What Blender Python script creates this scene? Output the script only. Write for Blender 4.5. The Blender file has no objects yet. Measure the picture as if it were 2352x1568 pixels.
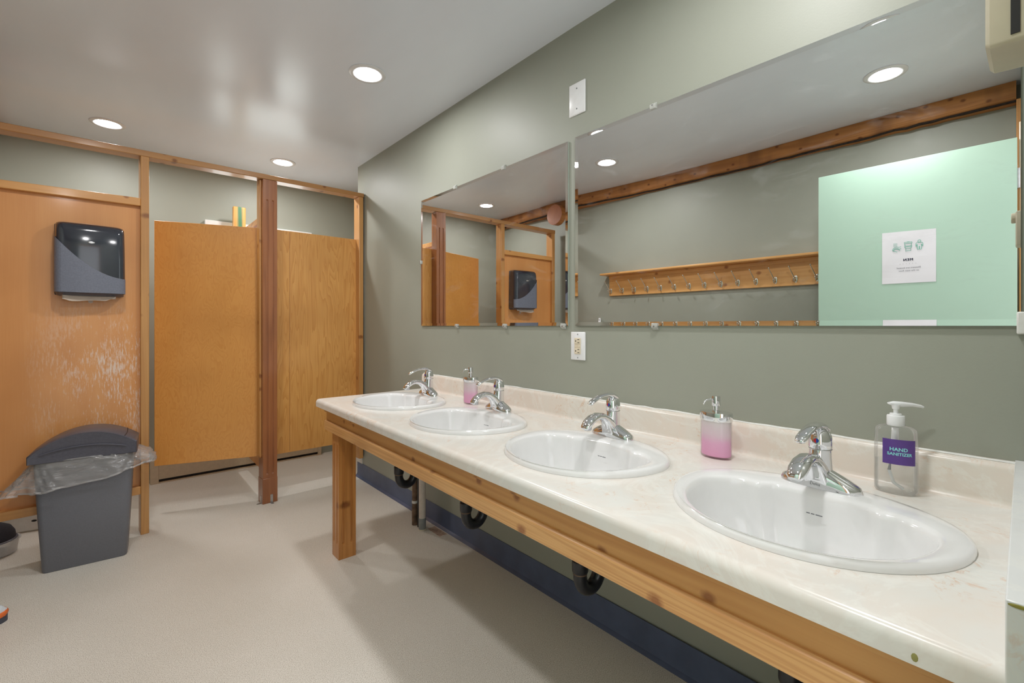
import bpy, bmesh, math, random
from mathutils import Vector, Matrix
from math import sin, cos, pi, radians
random.seed(7)
SC = bpy.context.scene
COL = SC.collection

# ------------------------------------------------------------------ camera, world, exposure
H = 1.175                       # camera height
D = 1.4534                      # mirror wall plane (x)
CEIL = 2.425
cam_d = bpy.data.cameras.new('camera')
cam = bpy.data.objects.new('camera', cam_d)
COL.objects.link(cam)
cam.location = (0, 0, H)
cam.rotation_euler = (radians(90), 0, -radians(40.904))
cam_d.sensor_width = 36
cam_d.lens = 1055.0 / 2352 * 36
cam_d.shift_y = -36.0 / 2352
cam_d.clip_start = 0.02
SC.camera = cam

W = bpy.data.worlds.new('world')
SC.world = W
W.use_nodes = True
W.node_tree.nodes['Background'].inputs[0].default_value = (0.97, 0.985, 1.0, 1)
W.node_tree.nodes['Background'].inputs[1].default_value = 1.7
LAMP = 236.0                    # radiance of each ceiling lamp lens
WINDOW = 4.5                    # radiance of the frosted stall window

SC.view_settings.view_transform = 'Standard'
SC.view_settings.look = 'None'
SC.view_settings.exposure = 0.0
SC.view_settings.gamma = 1.0
SC.view_settings.use_curve_mapping = False
SC.cycles.use_denoising = True
SC.cycles.max_bounces = 14
SC.cycles.diffuse_bounces = 8
SC.cycles.glossy_bounces = 6
SC.cycles.transmission_bounces = 8
SC.cycles.transparent_max_bounces = 24
SC.cycles.sample_clamp_indirect = 6.0

# ------------------------------------------------------------------ material helpers
def srgb(r, g, b):
    f = lambda c: (c / 255 / 12.92) if c / 255 <= 0.04045 else ((c / 255 + 0.055) / 1.055) ** 2.4
    return (f(r), f(g), f(b), 1)

class NT:
    def __init__(s, name):
        s.m = bpy.data.materials.new(name)
        s.m.use_nodes = True
        s.t = s.m.node_tree
        s.b = s.t.nodes['Principled BSDF']
        s.out = s.t.nodes['Material Output']
    def n(s, typ, **kw):
        nd = s.t.nodes.new(typ)
        for k, v in kw.items():
            if k.startswith('i_'):
                key = k[2:]
                nd.inputs[int(key) if key.isdigit() else key.replace('_', ' ')].default_value = v
            else:
                setattr(nd, k, v)
        return nd
    def l(s, a, b):
        s.t.links.new(a, b)
    def coord(s, scale=(1, 1, 1)):
        tc = s.n('ShaderNodeTexCoord')
        mp = s.n('ShaderNodeMapping')
        mp.inputs['Scale'].default_value = scale
        s.l(tc.outputs['Object'], mp.inputs['Vector'])
        return mp.outputs['Vector']
    def noise(s, vec, scale, detail=2, rough=0.5, dist=0.0):
        nd = s.n('ShaderNodeTexNoise')
        nd.inputs['Scale'].default_value = scale
        nd.inputs['Detail'].default_value = detail
        nd.inputs['Roughness'].default_value = rough
        nd.inputs['Distortion'].default_value = dist
        s.l(vec, nd.inputs['Vector'])
        return nd.outputs['Fac']
    def math(s, op, a, b=None, c=None, clamp=False):
        nd = s.n('ShaderNodeMath', operation=op, use_clamp=clamp)
        for i, v in enumerate((a, b, c)):
            if v is None: continue
            if isinstance(v, (int, float)): nd.inputs[i].default_value = v
            else: s.l(v, nd.inputs[i])
        return nd.outputs[0]
    def ramp(s, fac, stops):
        nd = s.n('ShaderNodeValToRGB')
        e = nd.color_ramp.elements
        e[0].position, e[0].color = stops[0]
        e[1].position, e[1].color = stops[-1]
        for p, c in stops[1:-1]:
            el = e.new(p); el.color = c
        s.l(fac, nd.inputs['Fac'])
        return nd.outputs['Color']
    def mix(s, fac, a, b, blend='MIX'):
        nd = s.n('ShaderNodeMix', data_type='RGBA', blend_type=blend)
        for sock, v in ((nd.inputs[0], fac), (nd.inputs[6], a), (nd.inputs[7], b)):
            if isinstance(v, (int, float)): sock.default_value = v
            elif isinstance(v, tuple): sock.default_value = v
            else: s.l(v, sock)
        return nd.outputs[2]
    def bump(s, h, strength=0.1, dist=0.002):
        nd = s.n('ShaderNodeBump')
        nd.inputs['Strength'].default_value = strength
        nd.inputs['Distance'].default_value = dist
        s.l(h, nd.inputs['Height'])
        s.l(nd.outputs['Normal'], s.b.inputs['Normal'])
    def base(s, c):
        if isinstance(c, tuple): s.b.inputs['Base Color'].default_value = c
        else: s.l(c, s.b.inputs['Base Color'])
    def set(s, rough=0.5, metal=0.0, spec=0.5, coat=0.0):
        s.b.inputs['Roughness'].default_value = rough
        s.b.inputs['Metallic'].default_value = metal
        s.b.inputs['Specular IOR Level'].default_value = spec
        s.b.inputs['Coat Weight'].default_value = coat
        s.b.inputs['Coat Roughness'].default_value = 0.12
        return s

def plain(name, c, rough=0.5, metal=0.0, spec=0.5, coat=0.0, var=0.04, scale=40, bump=0.0):
    n = NT(name).set(rough, metal, spec, coat)
    f = n.noise(n.coord(), scale, 3)
    dark = (c[0] * (1 - 2 * var), c[1] * (1 - 2 * var), c[2] * (1 - 2 * var), 1)
    light = tuple(min(1, x * (1 + 2 * var)) for x in c[:3]) + (1,)
    n.base(n.ramp(f, [(0.3, dark), (0.7, light)]))
    if bump: n.bump(f, bump)
    return n.m

def wood(name, c1, c2, axis='z', bands=9.0, scale=5.0, along=0.13, rough=0.38, strength=1.0, knots=None,
         wear=None, coat=0.25, fine=0.5, sharp=False, patch=None):
    """contour lines of a stretched noise: the cathedral figure of plywood and flat-sawn pine"""
    n = NT(name).set(rough, 0, 0.5, coat)
    sc = [1.0, 1.0, 1.0]
    sc['xyz'.index(axis)] = along
    v = n.coord(tuple(sc))
    big = n.noise(v, scale, 3, 0.5, 0.35)
    band = n.math('FRACT', n.math('MULTIPLY', big, bands))
    if sharp:
        line = n.math('POWER', band, 2.2)
    else:
        line = n.math('MULTIPLY', n.math('ADD', n.math('SINE', n.math('MULTIPLY', big, bands * 6.283)), 1.0), 0.5)
    sf = [1.0, 1.0, 1.0]
    sf['xyz'.index(axis)] = 0.025
    fg = n.noise(n.coord(tuple(sf)), 170, 2, 0.6)
    tone = n.noise(n.coord(), 2.2, 2)
    fac = n.math('ADD', n.math('MULTIPLY', line, 0.62 * strength), n.math('MULTIPLY', fg, 0.5 * fine))
    col = n.mix(n.math('MULTIPLY', fac, 0.85, clamp=True), c1, c2)
    d = tuple(x * 0.72 for x in c2[:3]) + (1,)
    col = n.mix(n.math('MULTIPLY', n.math('SUBTRACT', tone, 0.45), 1.2, clamp=True), col, d)
    if knots:
        tk = n.n('ShaderNodeTexCoord'); sk = n.n('ShaderNodeSeparateXYZ'); n.l(tk.outputs['Object'], sk.inputs[0])
        ia = 'xyz'.index(axis); ib, ic = [q for q in range(3) if q != ia]
        cb = n.n('ShaderNodeCombineXYZ')
        n.l(sk.outputs[ia], cb.inputs[0])
        n.l(n.math('ADD', n.math('MULTIPLY', sk.outputs[ib], 0.6), n.math('MULTIPLY', sk.outputs[ic], 1.3)), cb.inputs[1])
        vo = n.n('ShaderNodeTexVoronoi', voronoi_dimensions='2D')
        vo.inputs['Scale'].default_value = knots * 2.6
        n.l(cb.outputs[0], vo.inputs['Vector'])
        wob = n.math('MULTIPLY', n.math('SUBTRACT', n.noise(n.coord(), 60, 2), 0.5), 0.05)
        kd = n.math('ADD', vo.outputs['Distance'], wob)
        k2 = n.math('MULTIPLY', n.math('SUBTRACT', 0.10, kd), 16.0, clamp=True)
        col = n.mix(n.math('MULTIPLY', k2, 0.72, clamp=True), col, (c2[0] * .42, c2[1] * .24, c2[2] * .18, 1))
    if wear:
        z0, z1, amt = wear            # scraped, whitish streaks between two heights
        tc = n.n('ShaderNodeTexCoord')
        sx = n.n('ShaderNodeSeparateXYZ'); n.l(tc.outputs['Object'], sx.inputs[0])
        m1 = n.math('MULTIPLY', n.math('SUBTRACT', sx.outputs[2], z0), 3.2, clamp=True)
        m2 = n.math('MULTIPLY', n.math('SUBTRACT', z1, sx.outputs[2]), 3.2, clamp=True)
        m3 = n.math('MULTIPLY', n.math('ADD', sx.outputs[0], 0.36), 3.0, clamp=True)
        st = n.noise(n.coord((1, 1, 0.16)), 130, 4, 0.75)
        lg = n.noise(n.coord((1, 1, 0.6)), 6, 2)
        sm = n.math('MULTIPLY', n.math('SUBTRACT', st, n.math('SUBTRACT', 0.775, n.math('MULTIPLY', lg, 0.55))), 7.0, clamp=True)
        msk = n.math('MULTIPLY', n.math('MULTIPLY', n.math('MULTIPLY', m1, m2), m3), sm)
        col = n.mix(n.math('MULTIPLY', msk, amt, clamp=True), col, srgb(232, 208, 190))
    if patch:
        col = n.mix(n.math('MULTIPLY', n.math('SUBTRACT', n.noise(n.coord((1, 1, .3)), patch[1], 2), 0.5), 4, clamp=True), col, patch[0])
    n.base(col)
    n.bump(fg, 0.06, 0.001)
    return n.m

def paint(name, c, rough=0.42, scale=260, b=0.12, blotch=0.03):
    n = NT(name).set(rough, 0, 0.5)
    f = n.noise(n.coord(), scale, 3)
    g = n.noise(n.coord(), 2.5, 3)
    lo = tuple(x * (1 - blotch) for x in c[:3]) + (1,)
    hi = tuple(x * (1 + blotch) for x in c[:3]) + (1,)
    n.base(n.ramp(g, [(0.3, lo), (0.7, hi)]))
    n.bump(f, b, 0.001)
    return n.m

def thin_clear(name, tint, gloss_rough=0.05, haze=0.0, haze_col=(0.8, 0.8, 0.8, 1), min_gloss=0.04, wrinkle=0.0):
    """thin clear plastic or glass: lets light straight through, shines at grazing angles"""
    n = NT(name)
    n.t.nodes.remove(n.b)
    tr = n.n('ShaderNodeBsdfTransparent'); tr.inputs[0].default_value = tint
    gl = n.n('ShaderNodeBsdfGlossy'); gl.inputs['Roughness'].default_value = gloss_rough
    fr = n.n('ShaderNodeFresnel'); fr.inputs['IOR'].default_value = 1.45
    fac = n.math('ADD', n.math('MULTIPLY', fr.outputs[0], 0.5), min_gloss - 0.02, clamp=True)
    if wrinkle:
        bp = n.n('ShaderNodeBump'); bp.inputs['Strength'].default_value = wrinkle; bp.inputs['Distance'].default_value = 0.02
        n.l(n.noise(n.coord((.35, .35, 1.6)), 20, 3, 0.55, 1.4), bp.inputs['Height'])
        n.l(bp.outputs[0], gl.inputs['Normal']); n.l(bp.outputs[0], fr.inputs['Normal'])
    mx = n.n('ShaderNodeMixShader')
    n.l(fac, mx.inputs[0]); n.l(tr.outputs[0], mx.inputs[1]); n.l(gl.outputs[0], mx.inputs[2])
    last = mx
    if haze:
        df = n.n('ShaderNodeBsdfDiffuse'); df.inputs[0].default_value = haze_col
        m2 = n.n('ShaderNodeMixShader')
        if wrinkle:
            h = n.math('MULTIPLY', n.math('ADD', n.math('MULTIPLY', n.noise(n.coord((.3, .3, 2.2)), 22, 3, 0.6, 1.8), 0.8), 0.12), haze * 1.9, clamp=True)
            n.l(h, m2.inputs[0])
        else:
            m2.inputs[0].default_value = haze
        n.l(mx.outputs[0], m2.inputs[1]); n.l(df.outputs[0], m2.inputs[2])
        last = m2
    n.l(last.outputs[0], n.out.inputs[0])
    return n.m

def emit(name, c, s):
    n = NT(name)
    n.t.nodes.remove(n.b)
    e = n.n('ShaderNodeEmission'); e.inputs[0].default_value = c; e.inputs[1].default_value = s
    n.l(e.outputs[0], n.out.inputs[0])
    return n.m

# ------------------------------------------------------------------ materials
M = {}
M['wall'] = paint('sage_green_wall_paint', srgb(157, 160, 148), 0.48, 190, 0.16)
def ceiling_mat():
    n = NT('grey_white_semi_gloss_ceiling').set(0.27, 0, 0.5)
    v = n.coord((1, 0.35, 1))
    g = n.noise(v, 3.0, 3)
    n.base(n.ramp(g, [(0.3, srgb(222, 228, 238)), (0.7, srgb(230, 236, 246))]))
    n.bump(n.noise(n.coord(), 160, 2), 0.08, 0.001)
    return n.m
M['ceiling'] = ceiling_mat()
def floor_mat():
    n = NT('beige_speckled_sheet_vinyl').set(0.42, 0, 0.4)
    base = n.ramp(n.noise(n.coord(), 3, 3), [(0.3, srgb(226, 221, 211)), (0.7, srgb(233, 228, 219))])
    sp = n.noise(n.coord(), 420, 2, 0.6)
    col = n.mix(n.math('MULTIPLY', n.math('SUBTRACT', 0.485, sp), 11, clamp=True), base, srgb(166, 156, 140))
    sp2 = n.noise(n.coord((1.3, 1, 1)), 300, 2, 0.6)
    col = n.mix(n.math('MULTIPLY', n.math('SUBTRACT', sp2, 0.58), 9, clamp=True), col, srgb(236, 231, 222))
    n.base(col)
    n.bump(sp, 0.05, 0.001)
    return n.m
M['floor'] = floor_mat()
M['cove'] = plain('dark_blue_cove_base_vinyl', srgb(84, 95, 122), 0.35, var=0.06, scale=9)
M['white_paint'] = plain('white_painted_wood', srgb(232, 232, 230), 0.4, var=0.02)
M['white_plastic'] = plain('white_plastic', srgb(238, 239, 241), 0.3, var=0.01)
M['ivory'] = plain('ivory_plastic', srgb(224, 212, 188), 0.35, var=0.02)
M['beige_metal'] = plain('beige_enamel_heater', srgb(196, 180, 154), 0.4, var=0.03)
M['therm'] = plain('taupe_thermostat_plastic', srgb(188, 180, 158), 0.45, var=0.02)
M['black'] = plain('black_slot', srgb(22, 20, 20), 0.6)
M['door_ply_a'] = wood('orange_varnished_plywood_swirl', srgb(225, 162, 86), srgb(204, 132, 56), 'z', 17, 10.5, 0.34, 0.34, 0.75, fine=0.5, sharp=True)
M['door_ply_b'] = wood('orange_varnished_plywood_cathedral', srgb(228, 170, 96), srgb(196, 128, 54), 'z', 17, 9.0, 0.10, 0.34, 0.95, fine=0.6, sharp=True)
M['panel_ply'] = wood('worn_orange_plywood', srgb(228, 164, 100), srgb(206, 130, 62), 'z', 5, 4.0, 0.08, 0.4, 0.35, wear=(0.42, 1.34, 1.0), fine=0.8)
M['part_ply'] = wood('partition_plywood', srgb(214, 150, 84), srgb(180, 108, 44), 'z', 8, 5.0, 0.12, 0.4, 0.6)
M['beam'] = wood('honey_fir_beam', srgb(194, 144, 90), srgb(162, 106, 56), 'x', 5, 9, 0.06, 0.4, 0.5, knots=2.2)
M['stud'] = wood('honey_pine_stud', srgb(208, 156, 94), srgb(176, 116, 58), 'z', 5, 14, 0.05, 0.38, 0.6, knots=2.0)
M['rail'] = wood('pine_rail', srgb(230, 172, 104), srgb(196, 130, 62), 'x', 5, 12, 0.05, 0.36, 0.6, knots=2.4)
M['post'] = wood('dark_reddish_brown_post', srgb(172, 110, 68), srgb(132, 76, 42), 'z', 6, 16, 0.04, 0.30, 0.7, coat=0.5)
M['pine_y'] = wood('clear_pine_along', srgb(218, 164, 100), srgb(178, 116, 58), 'y', 9, 9, 0.035, 0.36, 0.6, knots=2.1)
M['pine_light'] = wood('light_pine_rail', srgb(228, 178, 118), srgb(190, 130, 74), 'y', 14, 24, 0.012, 0.36, 0.85, knots=1.7)
M['leg'] = wood('pine_leg', srgb(206, 142, 74), srgb(158, 94, 34), 'z', 6, 15, 0.05, 0.34, 0.7, knots=1.6)
M['rack'] = wood('rack_pine', srgb(234, 180, 114), srgb(208, 146, 80), 'y', 6, 9, 0.05, 0.36, 0.6, knots=1.8)
M['log'] = wood('rough_log', srgb(190, 130, 72), srgb(142, 88, 46), 'y', 7, 10, 0.08, 0.6, 0.8, knots=2.6, coat=0, patch=(srgb(112, 72, 44), 6))
M['log_x'] = wood('log_side', srgb(196, 132, 74), srgb(140, 82, 40), 'x', 6, 10, 0.08, 0.5, 0.7)
M['log_end'] = wood('sawn_log_end', srgb(176, 108, 66), srgb(150, 82, 46), 'z', 4, 12, 0.3, 0.55, 0.4)
M['jamb'] = wood('worn_pine_jamb', srgb(216, 160, 98), srgb(176, 116, 62), 'z', 6, 14, 0.05, 0.45, 0.6, patch=(srgb(222, 214, 196), 7))
def stain_mat():
    n = NT('green_stained_pine').set(0.4, 0, 0.5, 0.2)
    tc = n.n('ShaderNodeTexCoord'); sx = n.n('ShaderNodeSeparateXYZ'); n.l(tc.outputs['Object'], sx.inputs[0])
    f = n.noise(n.coord((1, 1, .05)), 60, 3)
    d = n.math('ABSOLUTE', n.math('SUBTRACT', n.math('ADD', sx.outputs[0], n.math('MULTIPLY', n.math('SUBTRACT', f, .5), .03)), .822))
    g = n.math('MULTIPLY', n.math('SUBTRACT', .024, d), 60.0, clamp=True)
    col = n.ramp(f, [(0.3, srgb(206, 152, 80)), (0.7, srgb(226, 178, 106))])
    n.base(n.mix(g, col, srgb(84, 132, 100)))
    return n.m
M['green_stud'] = stain_mat()
M['osb'] = plain('chipped_particle_board', srgb(196, 166, 128), 0.9, var=0.22, scale=180, bump=0.6)
M['mint'] = paint('mint_green_door_paint', srgb(176, 206, 188), 0.30, 60, 0.05, 0.02)
M['paper'] = plain('white_paper', srgb(226, 226, 230), 0.55, var=0.015, scale=8)
M['teal_ink'] = plain('teal_ink', srgb(110, 178, 158), 0.6)
M['navy_ink'] = plain('navy_ink', srgb(40, 46, 72), 0.6)
M['grey_ink'] = plain('grey_ink', srgb(120, 122, 128), 0.6)
M['chrome'] = plain('polished_chrome', (0.80, 0.81, 0.83, 1), 0.04, 1.0, var=0.0)
M['steel'] = plain('brushed_zinc', (0.55, 0.56, 0.57, 1), 0.3, 1.0, var=0.05)
M['hook'] = plain('nickel_hook', (0.72, 0.70, 0.62, 1), 0.22, 1.0, var=0.04)
M['porcelain'] = plain('white_glazed_porcelain', srgb(234, 234, 234), 0.10, 0, 0.5, 0.5, var=0.005)
M['abs'] = plain('black_abs_pipe', srgb(30, 31, 36), 0.28, var=0.05)
M['bin'] = plain('charcoal_bin_plastic', srgb(113, 115, 123), 0.45, var=0.025, scale=180, bump=0.08)
M['lid'] = plain('charcoal_lid_plastic', srgb(88, 88, 99), 0.33, var=0.05, scale=120)
M['bag'] = thin_clear('clear_crinkled_liner', (0.90, 0.90, 0.91, 1), 0.10, 0.20, (0.97, 0.96, 0.96, 1), 0.12, 0.7)
M['tub'] = thin_clear('clear_tub_plastic', (0.97, 0.97, 0.97, 1), 0.10, 0.22, (0.95, 0.95, 0.95, 1), 0.06)
M['clip'] = thin_clear('clear_clip_plastic', (0.82, 0.83, 0.80, 1), 0.15, 0.42, (0.86, 0.87, 0.84, 1), 0.14)
M['bottle'] = thin_clear('clear_bottle_plastic', (0.985, 0.985, 0.985, 1), 0.03, 0.05, (0.95, 0.96, 0.97, 1), 0.04)
M['gel'] = thin_clear('clear_gel', (0.975, 0.98, 0.975, 1), 0.03, 0.06, (0.9, 0.92, 0.91, 1), 0.03)
M['straw'] = thin_clear('pale_dip_tube', (0.97, 0.97, 0.97, 1), 0.2, 0.6, (0.98, 0.98, 0.98, 1), 0.05)
M['glass'] = thin_clear('soap_glass', (0.985, 0.98, 0.98, 1), 0.02, 0.03, (0.95, 0.93, 0.93, 1), 0.04)
def soap_mat():
    n = NT('pink_soap_with_foam').set(0.25, 0, 0.5)
    tc = n.n('ShaderNodeTexCoord'); sx = n.n('ShaderNodeSeparateXYZ')
    n.l(tc.outputs['Object'], sx.inputs[0])
    wob = n.math('MULTIPLY', n.math('SUBTRACT', n.noise(n.coord(), 30, 2), 0.5), 0.02)
    f = n.math('MULTIPLY', n.math('ADD', sx.outputs[2], wob), 9.2)
    n.base(n.ramp(f, [(0.0, srgb(250, 178, 222)), (0.42, srgb(250, 192, 228)), (0.66, srgb(246, 222, 234)), (1.0, srgb(246, 238, 240))]))
    n.b.inputs['Subsurface Weight'].default_value = 0.0
    return n.m
M['soap'] = soap_mat()
M['purple'] = plain('purple_label', srgb(92, 62, 140), 0.4, var=0.03)
M['cyan_ink'] = plain('pale_cyan_ink', srgb(140, 216, 222), 0.5)
M['red'] = plain('red_dot', srgb(196, 34, 40), 0.35)
M['blue'] = plain('blue_dot', srgb(24, 74, 170), 0.35)
M['smoke'] = plain('smoke_black_cover', srgb(46, 52, 64), 0.10, 0, 0.6, 0.8, var=0.10, scale=7)
M['smoke_band'] = plain('slate_grey_band', srgb(116, 121, 136), 0.42, var=0.05, scale=160)
M['towel'] = plain('kraft_paper_towel', srgb(214, 198, 184), 0.85, var=0.03)
M['lens'] = emit('lit_lamp_lens', (1.0, 0.99, 0.985, 1), LAMP)
M['pane'] = emit('daylit_frosted_pane', (0.95, 1.0, 0.96, 1), WINDOW)
M['trim_ring'] = plain('white_lamp_ring', srgb(222, 222, 224), 0.35, var=0.01)
M['rust'] = plain('rusty_brown_pipe', srgb(112, 88, 68), 0.6, var=0.28, scale=26, bump=0.3)
M['pvc'] = plain('dusty_white_pipe', srgb(214, 204, 194), 0.45, var=0.03)
M['sleeve'] = plain('grey_pipe_sleeve', srgb(138, 142, 142), 0.45, var=0.05)
M['black_fabric'] = plain('black_mesh_fabric', srgb(44, 44, 52), 0.85, var=0.2, scale=300, bump=0.3)
M['shoe_white'] = plain('white_shoe_mesh', srgb(214, 220, 226), 0.8, var=0.06, scale=200)
M['shoe_sole'] = plain('slate_rubber_sole', srgb(78, 80, 92), 0.7, var=0.06)
M['orange'] = plain('orange_shoe_panel', srgb(236, 118, 52), 0.6, var=0.05)
M['caulk'] = plain('white_caulk', srgb(226, 226, 222), 0.5, var=0.03)
def mirror_mat():
    n = NT('silvered_mirror').set(0.0, 1.0)
    n.base((0.86, 0.87, 0.87, 1))
    n.b.inputs['Roughness'].default_value = 0.0
    g = n.n('ShaderNodeBsdfDiffuse'); g.inputs[0].default_value = (0.8, 0.8, 0.82, 1)
    v = n.coord((1, 0.55, 1.6))
    sm = n.math('MULTIPLY', n.math('SUBTRACT', n.noise(v, 7, 4, 0.65, 2.0), 0.56), 0.45, clamp=True)
    mx = n.n('ShaderNodeMixShader')
    n.l(n.math('MINIMUM', sm, 0.06), mx.inputs[0]); n.l(n.b.outputs[0], mx.inputs[1]); n.l(g.outputs[0], mx.inputs[2])
    n.l(mx.outputs[0], n.out.inputs[0])
    return n.m
M['mirror'] = mirror_mat()
M['glass_edge'] = plain('grey_green_glass_edge', srgb(168, 178, 168), 0.15, var=0.03)
def laminate(name, warm, cool, veins=1.0, rough=0.22):
    n = NT(name).set(rough, 0, 0.5)
    g = n.noise(n.coord(), 4.5, 4, 0.6, 1.0)
    col = n.ramp(g, [(0.35, warm), (0.65, cool)])
    a = n.noise(n.coord(), 7.5, 5, 0.62, 1.6)
    ln = n.math('SUBTRACT', 1.0, n.math('MULTIPLY', n.math('ABSOLUTE', n.math('SUBTRACT', a, 0.5)), 55.0), clamp=True)
    msk = n.math('MULTIPLY', n.math('SUBTRACT', n.noise(n.coord(), 5.0, 2, 0.5), 0.46), 6.0, clamp=True)
    brk = n.math('MULTIPLY', n.math('SUBTRACT', n.noise(n.coord(), 40, 2), 0.42), 5.0, clamp=True)
    fac = n.math('MULTIPLY', n.math('MULTIPLY', n.math('MULTIPLY', ln, msk), brk), 0.75 * veins)
    col = n.mix(fac, col, srgb(214, 168, 134))
    w = n.noise(n.coord((1, 1, 1)), 3.2, 5, 0.65, 2.2)
    wl = n.math('SUBTRACT', 1.0, n.math('MULTIPLY', n.math('ABSOLUTE', n.math('SUBTRACT', w, 0.5)), 22.0), clamp=True)
    col = n.mix(n.math('MULTIPLY', wl, 0.35), col, srgb(236, 236, 230))
    n.base(col)
    return n.m
M['counter'] = laminate('cream_marble_laminate', srgb(225, 217, 208), srgb(223, 222, 217))
M['splash'] = laminate('cream_marble_laminate_splash', srgb(226, 213, 201), srgb(224, 217, 207))
M['side_top'] = laminate('pale_laminate_end_splash', srgb(222, 224, 224), srgb(228, 229, 229), 0.4)

# ------------------------------------------------------------------ mesh builder
class MB:
    def __init__(s):
        s.v = []; s.f = []
    def add(s, vs, fs):
        o = len(s.v)
        s.v += [tuple(map(float, v)) for v in vs]
        s.f += [tuple(i + o for i in f) for f in fs]
        return s
    def box(s, x0, x1, y0, y1, z0, z1):
        vs = [(x, y, z) for z in (z0, z1) for y in (y0, y1) for x in (x0, x1)]
        return s.add(vs, [(0, 2, 3, 1), (4, 5, 7, 6), (0, 1, 5, 4), (2, 6, 7, 3), (0, 4, 6, 2), (1, 3, 7, 5)])
    def hexa(s, vs):      # eight corners in the order of box()
        return s.add(vs, [(0, 2, 3, 1), (4, 5, 7, 6), (0, 1, 5, 4), (2, 6, 7, 3), (0, 4, 6, 2), (1, 3, 7, 5)])
    def rings(s, rings, close=True, cap0=True, cap1=True):
        n = len(rings[0])
        vs = [p for r in rings for p in r]
        fs = []
        for i in range(len(rings) - 1):
            for j in range(n if close else n - 1):
                k = (j + 1) % n
                fs.append((i * n + j, i * n + k, (i + 1) * n + k, (i + 1) * n + j))
        if cap0: fs.append(tuple(reversed(range(n))))
        if cap1: fs.append(tuple((len(rings) - 1) * n + j for j in range(n)))
        return s.add(vs, fs)
    def lathe(s, prof, c=(0, 0, 0), n=32, ex=1.0, ey=1.0, cap0=True, cap1=True):
        R = [[(c[0] + r * ex * cos(2 * pi * j / n), c[1] + r * ey * sin(2 * pi * j / n), c[2] + z) for j in range(n)] for r, z in prof]
        return s.rings(R, True, cap0, cap1)
    def tube(s, path, rad, n=14, up=(0, 0, 1), cap0=True, cap1=True):
        """rad: a number, or one (side, thickness) pair or number per point"""
        P = [Vector(p) for p in path]
        rs = rad if isinstance(rad, list) else [rad] * len(P)
        R = []
        U = Vector(up)
        for i, p in enumerate(P):
            t = (P[min(i + 1, len(P) - 1)] - P[max(i - 1, 0)]).normalized()
            side = t.cross(U)
            if side.length < 1e-3:
                side = t.cross(Vector((1, 0, 0)))
            side.normalize()
            nn = side.cross(t).normalized()
            a, b = rs[i] if isinstance(rs[i], tuple) else (rs[i], rs[i])
            R.append([tuple(p + side * (a * cos(2 * pi * j / n)) + nn * (b * sin(2 * pi * j / n))) for j in range(n)])
        return s.rings(R, True, cap0, cap1)
    def prism(s, poly, axis, a, b):
        """poly of 2-D points extruded along axis; the 2-D plane is the other two axes in xyz order"""
        def pt(p, w):
            if axis == 'x': return (w, p[0], p[1])
            if axis == 'y': return (p[0], w, p[1])
            return (p[0], p[1], w)
        n = len(poly)
        vs = [pt(p, a) for p in poly] + [pt(p, b) for p in poly]
        fs = [tuple(reversed(range(n))), tuple(range(n, 2 * n))]
        fs += [(i, (i + 1) % n, n + (i + 1) % n, n + i) for i in range(n)]
        return s.add(vs, fs)

def empty(name, loc=(0, 0, 0), rz=0.0, label=None, cat=None, group=None):
    o = bpy.data.objects.new(name, None)
    o.empty_display_size = 0.05
    COL.objects.link(o)
    o.location = loc
    o.rotation_euler = (0, 0, rz)
    if label: o['label'] = label
    if cat: o['category'] = cat
    if group: o['group'] = group
    return o

def root_of(p):
    while p.parent: p = p.parent
    return p

def part(name, mb, mat, parent=None, world=True, bevel=0.0, smooth=35, seg=2, label=None, kind=None, solid=False):
    me = bpy.data.meshes.new(name)
    vs = mb.v
    if parent is not None and world:
        r = root_of(parent)
        inv = (Matrix.Translation(r.location) @ Matrix.Rotation(r.rotation_euler.z, 4, 'Z')).inverted()
        vs = [tuple(inv @ Vector(v)) for v in vs]
    me.from_pydata(vs, [], mb.f)
    bm = bmesh.new(); bm.from_mesh(me)
    bmesh.ops.recalc_face_normals(bm, faces=bm.faces[:])
    bm.to_mesh(me); bm.free()
    if smooth:
        for p in me.polygons: p.use_smooth = True
        me.set_sharp_from_angle(angle=radians(smooth))
    mats = mat if isinstance(mat, list) else [mat]
    for m in mats: me.materials.append(m)
    o = bpy.data.objects.new(name, me)
    COL.objects.link(o)
    if parent is not None: o.parent = parent
    if bevel:
        b = o.modifiers.new('bevel', 'BEVEL'); b.width = bevel; b.segments = seg; b.limit_method = 'ANGLE'; b.angle_limit = radians(40)
        b.harden_normals = False
    if label: o['label'] = label
    if kind: o['kind'] = kind
    return o

def struct(name, mb, mat, parent=None, **kw):
    o = part(name, mb, mat, parent, **kw)
    if parent is None: o['kind'] = 'structure'
    return o

def tag(o, label, cat, group=None):
    o['label'] = label; o['category'] = cat
    if group: o['group'] = group
    return o

def copy_tree(o, parent=None):
    c = o.copy(); COL.objects.link(c)
    c.parent = parent
    for ch in list(o.children): copy_tree(ch, c)
    return c

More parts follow.
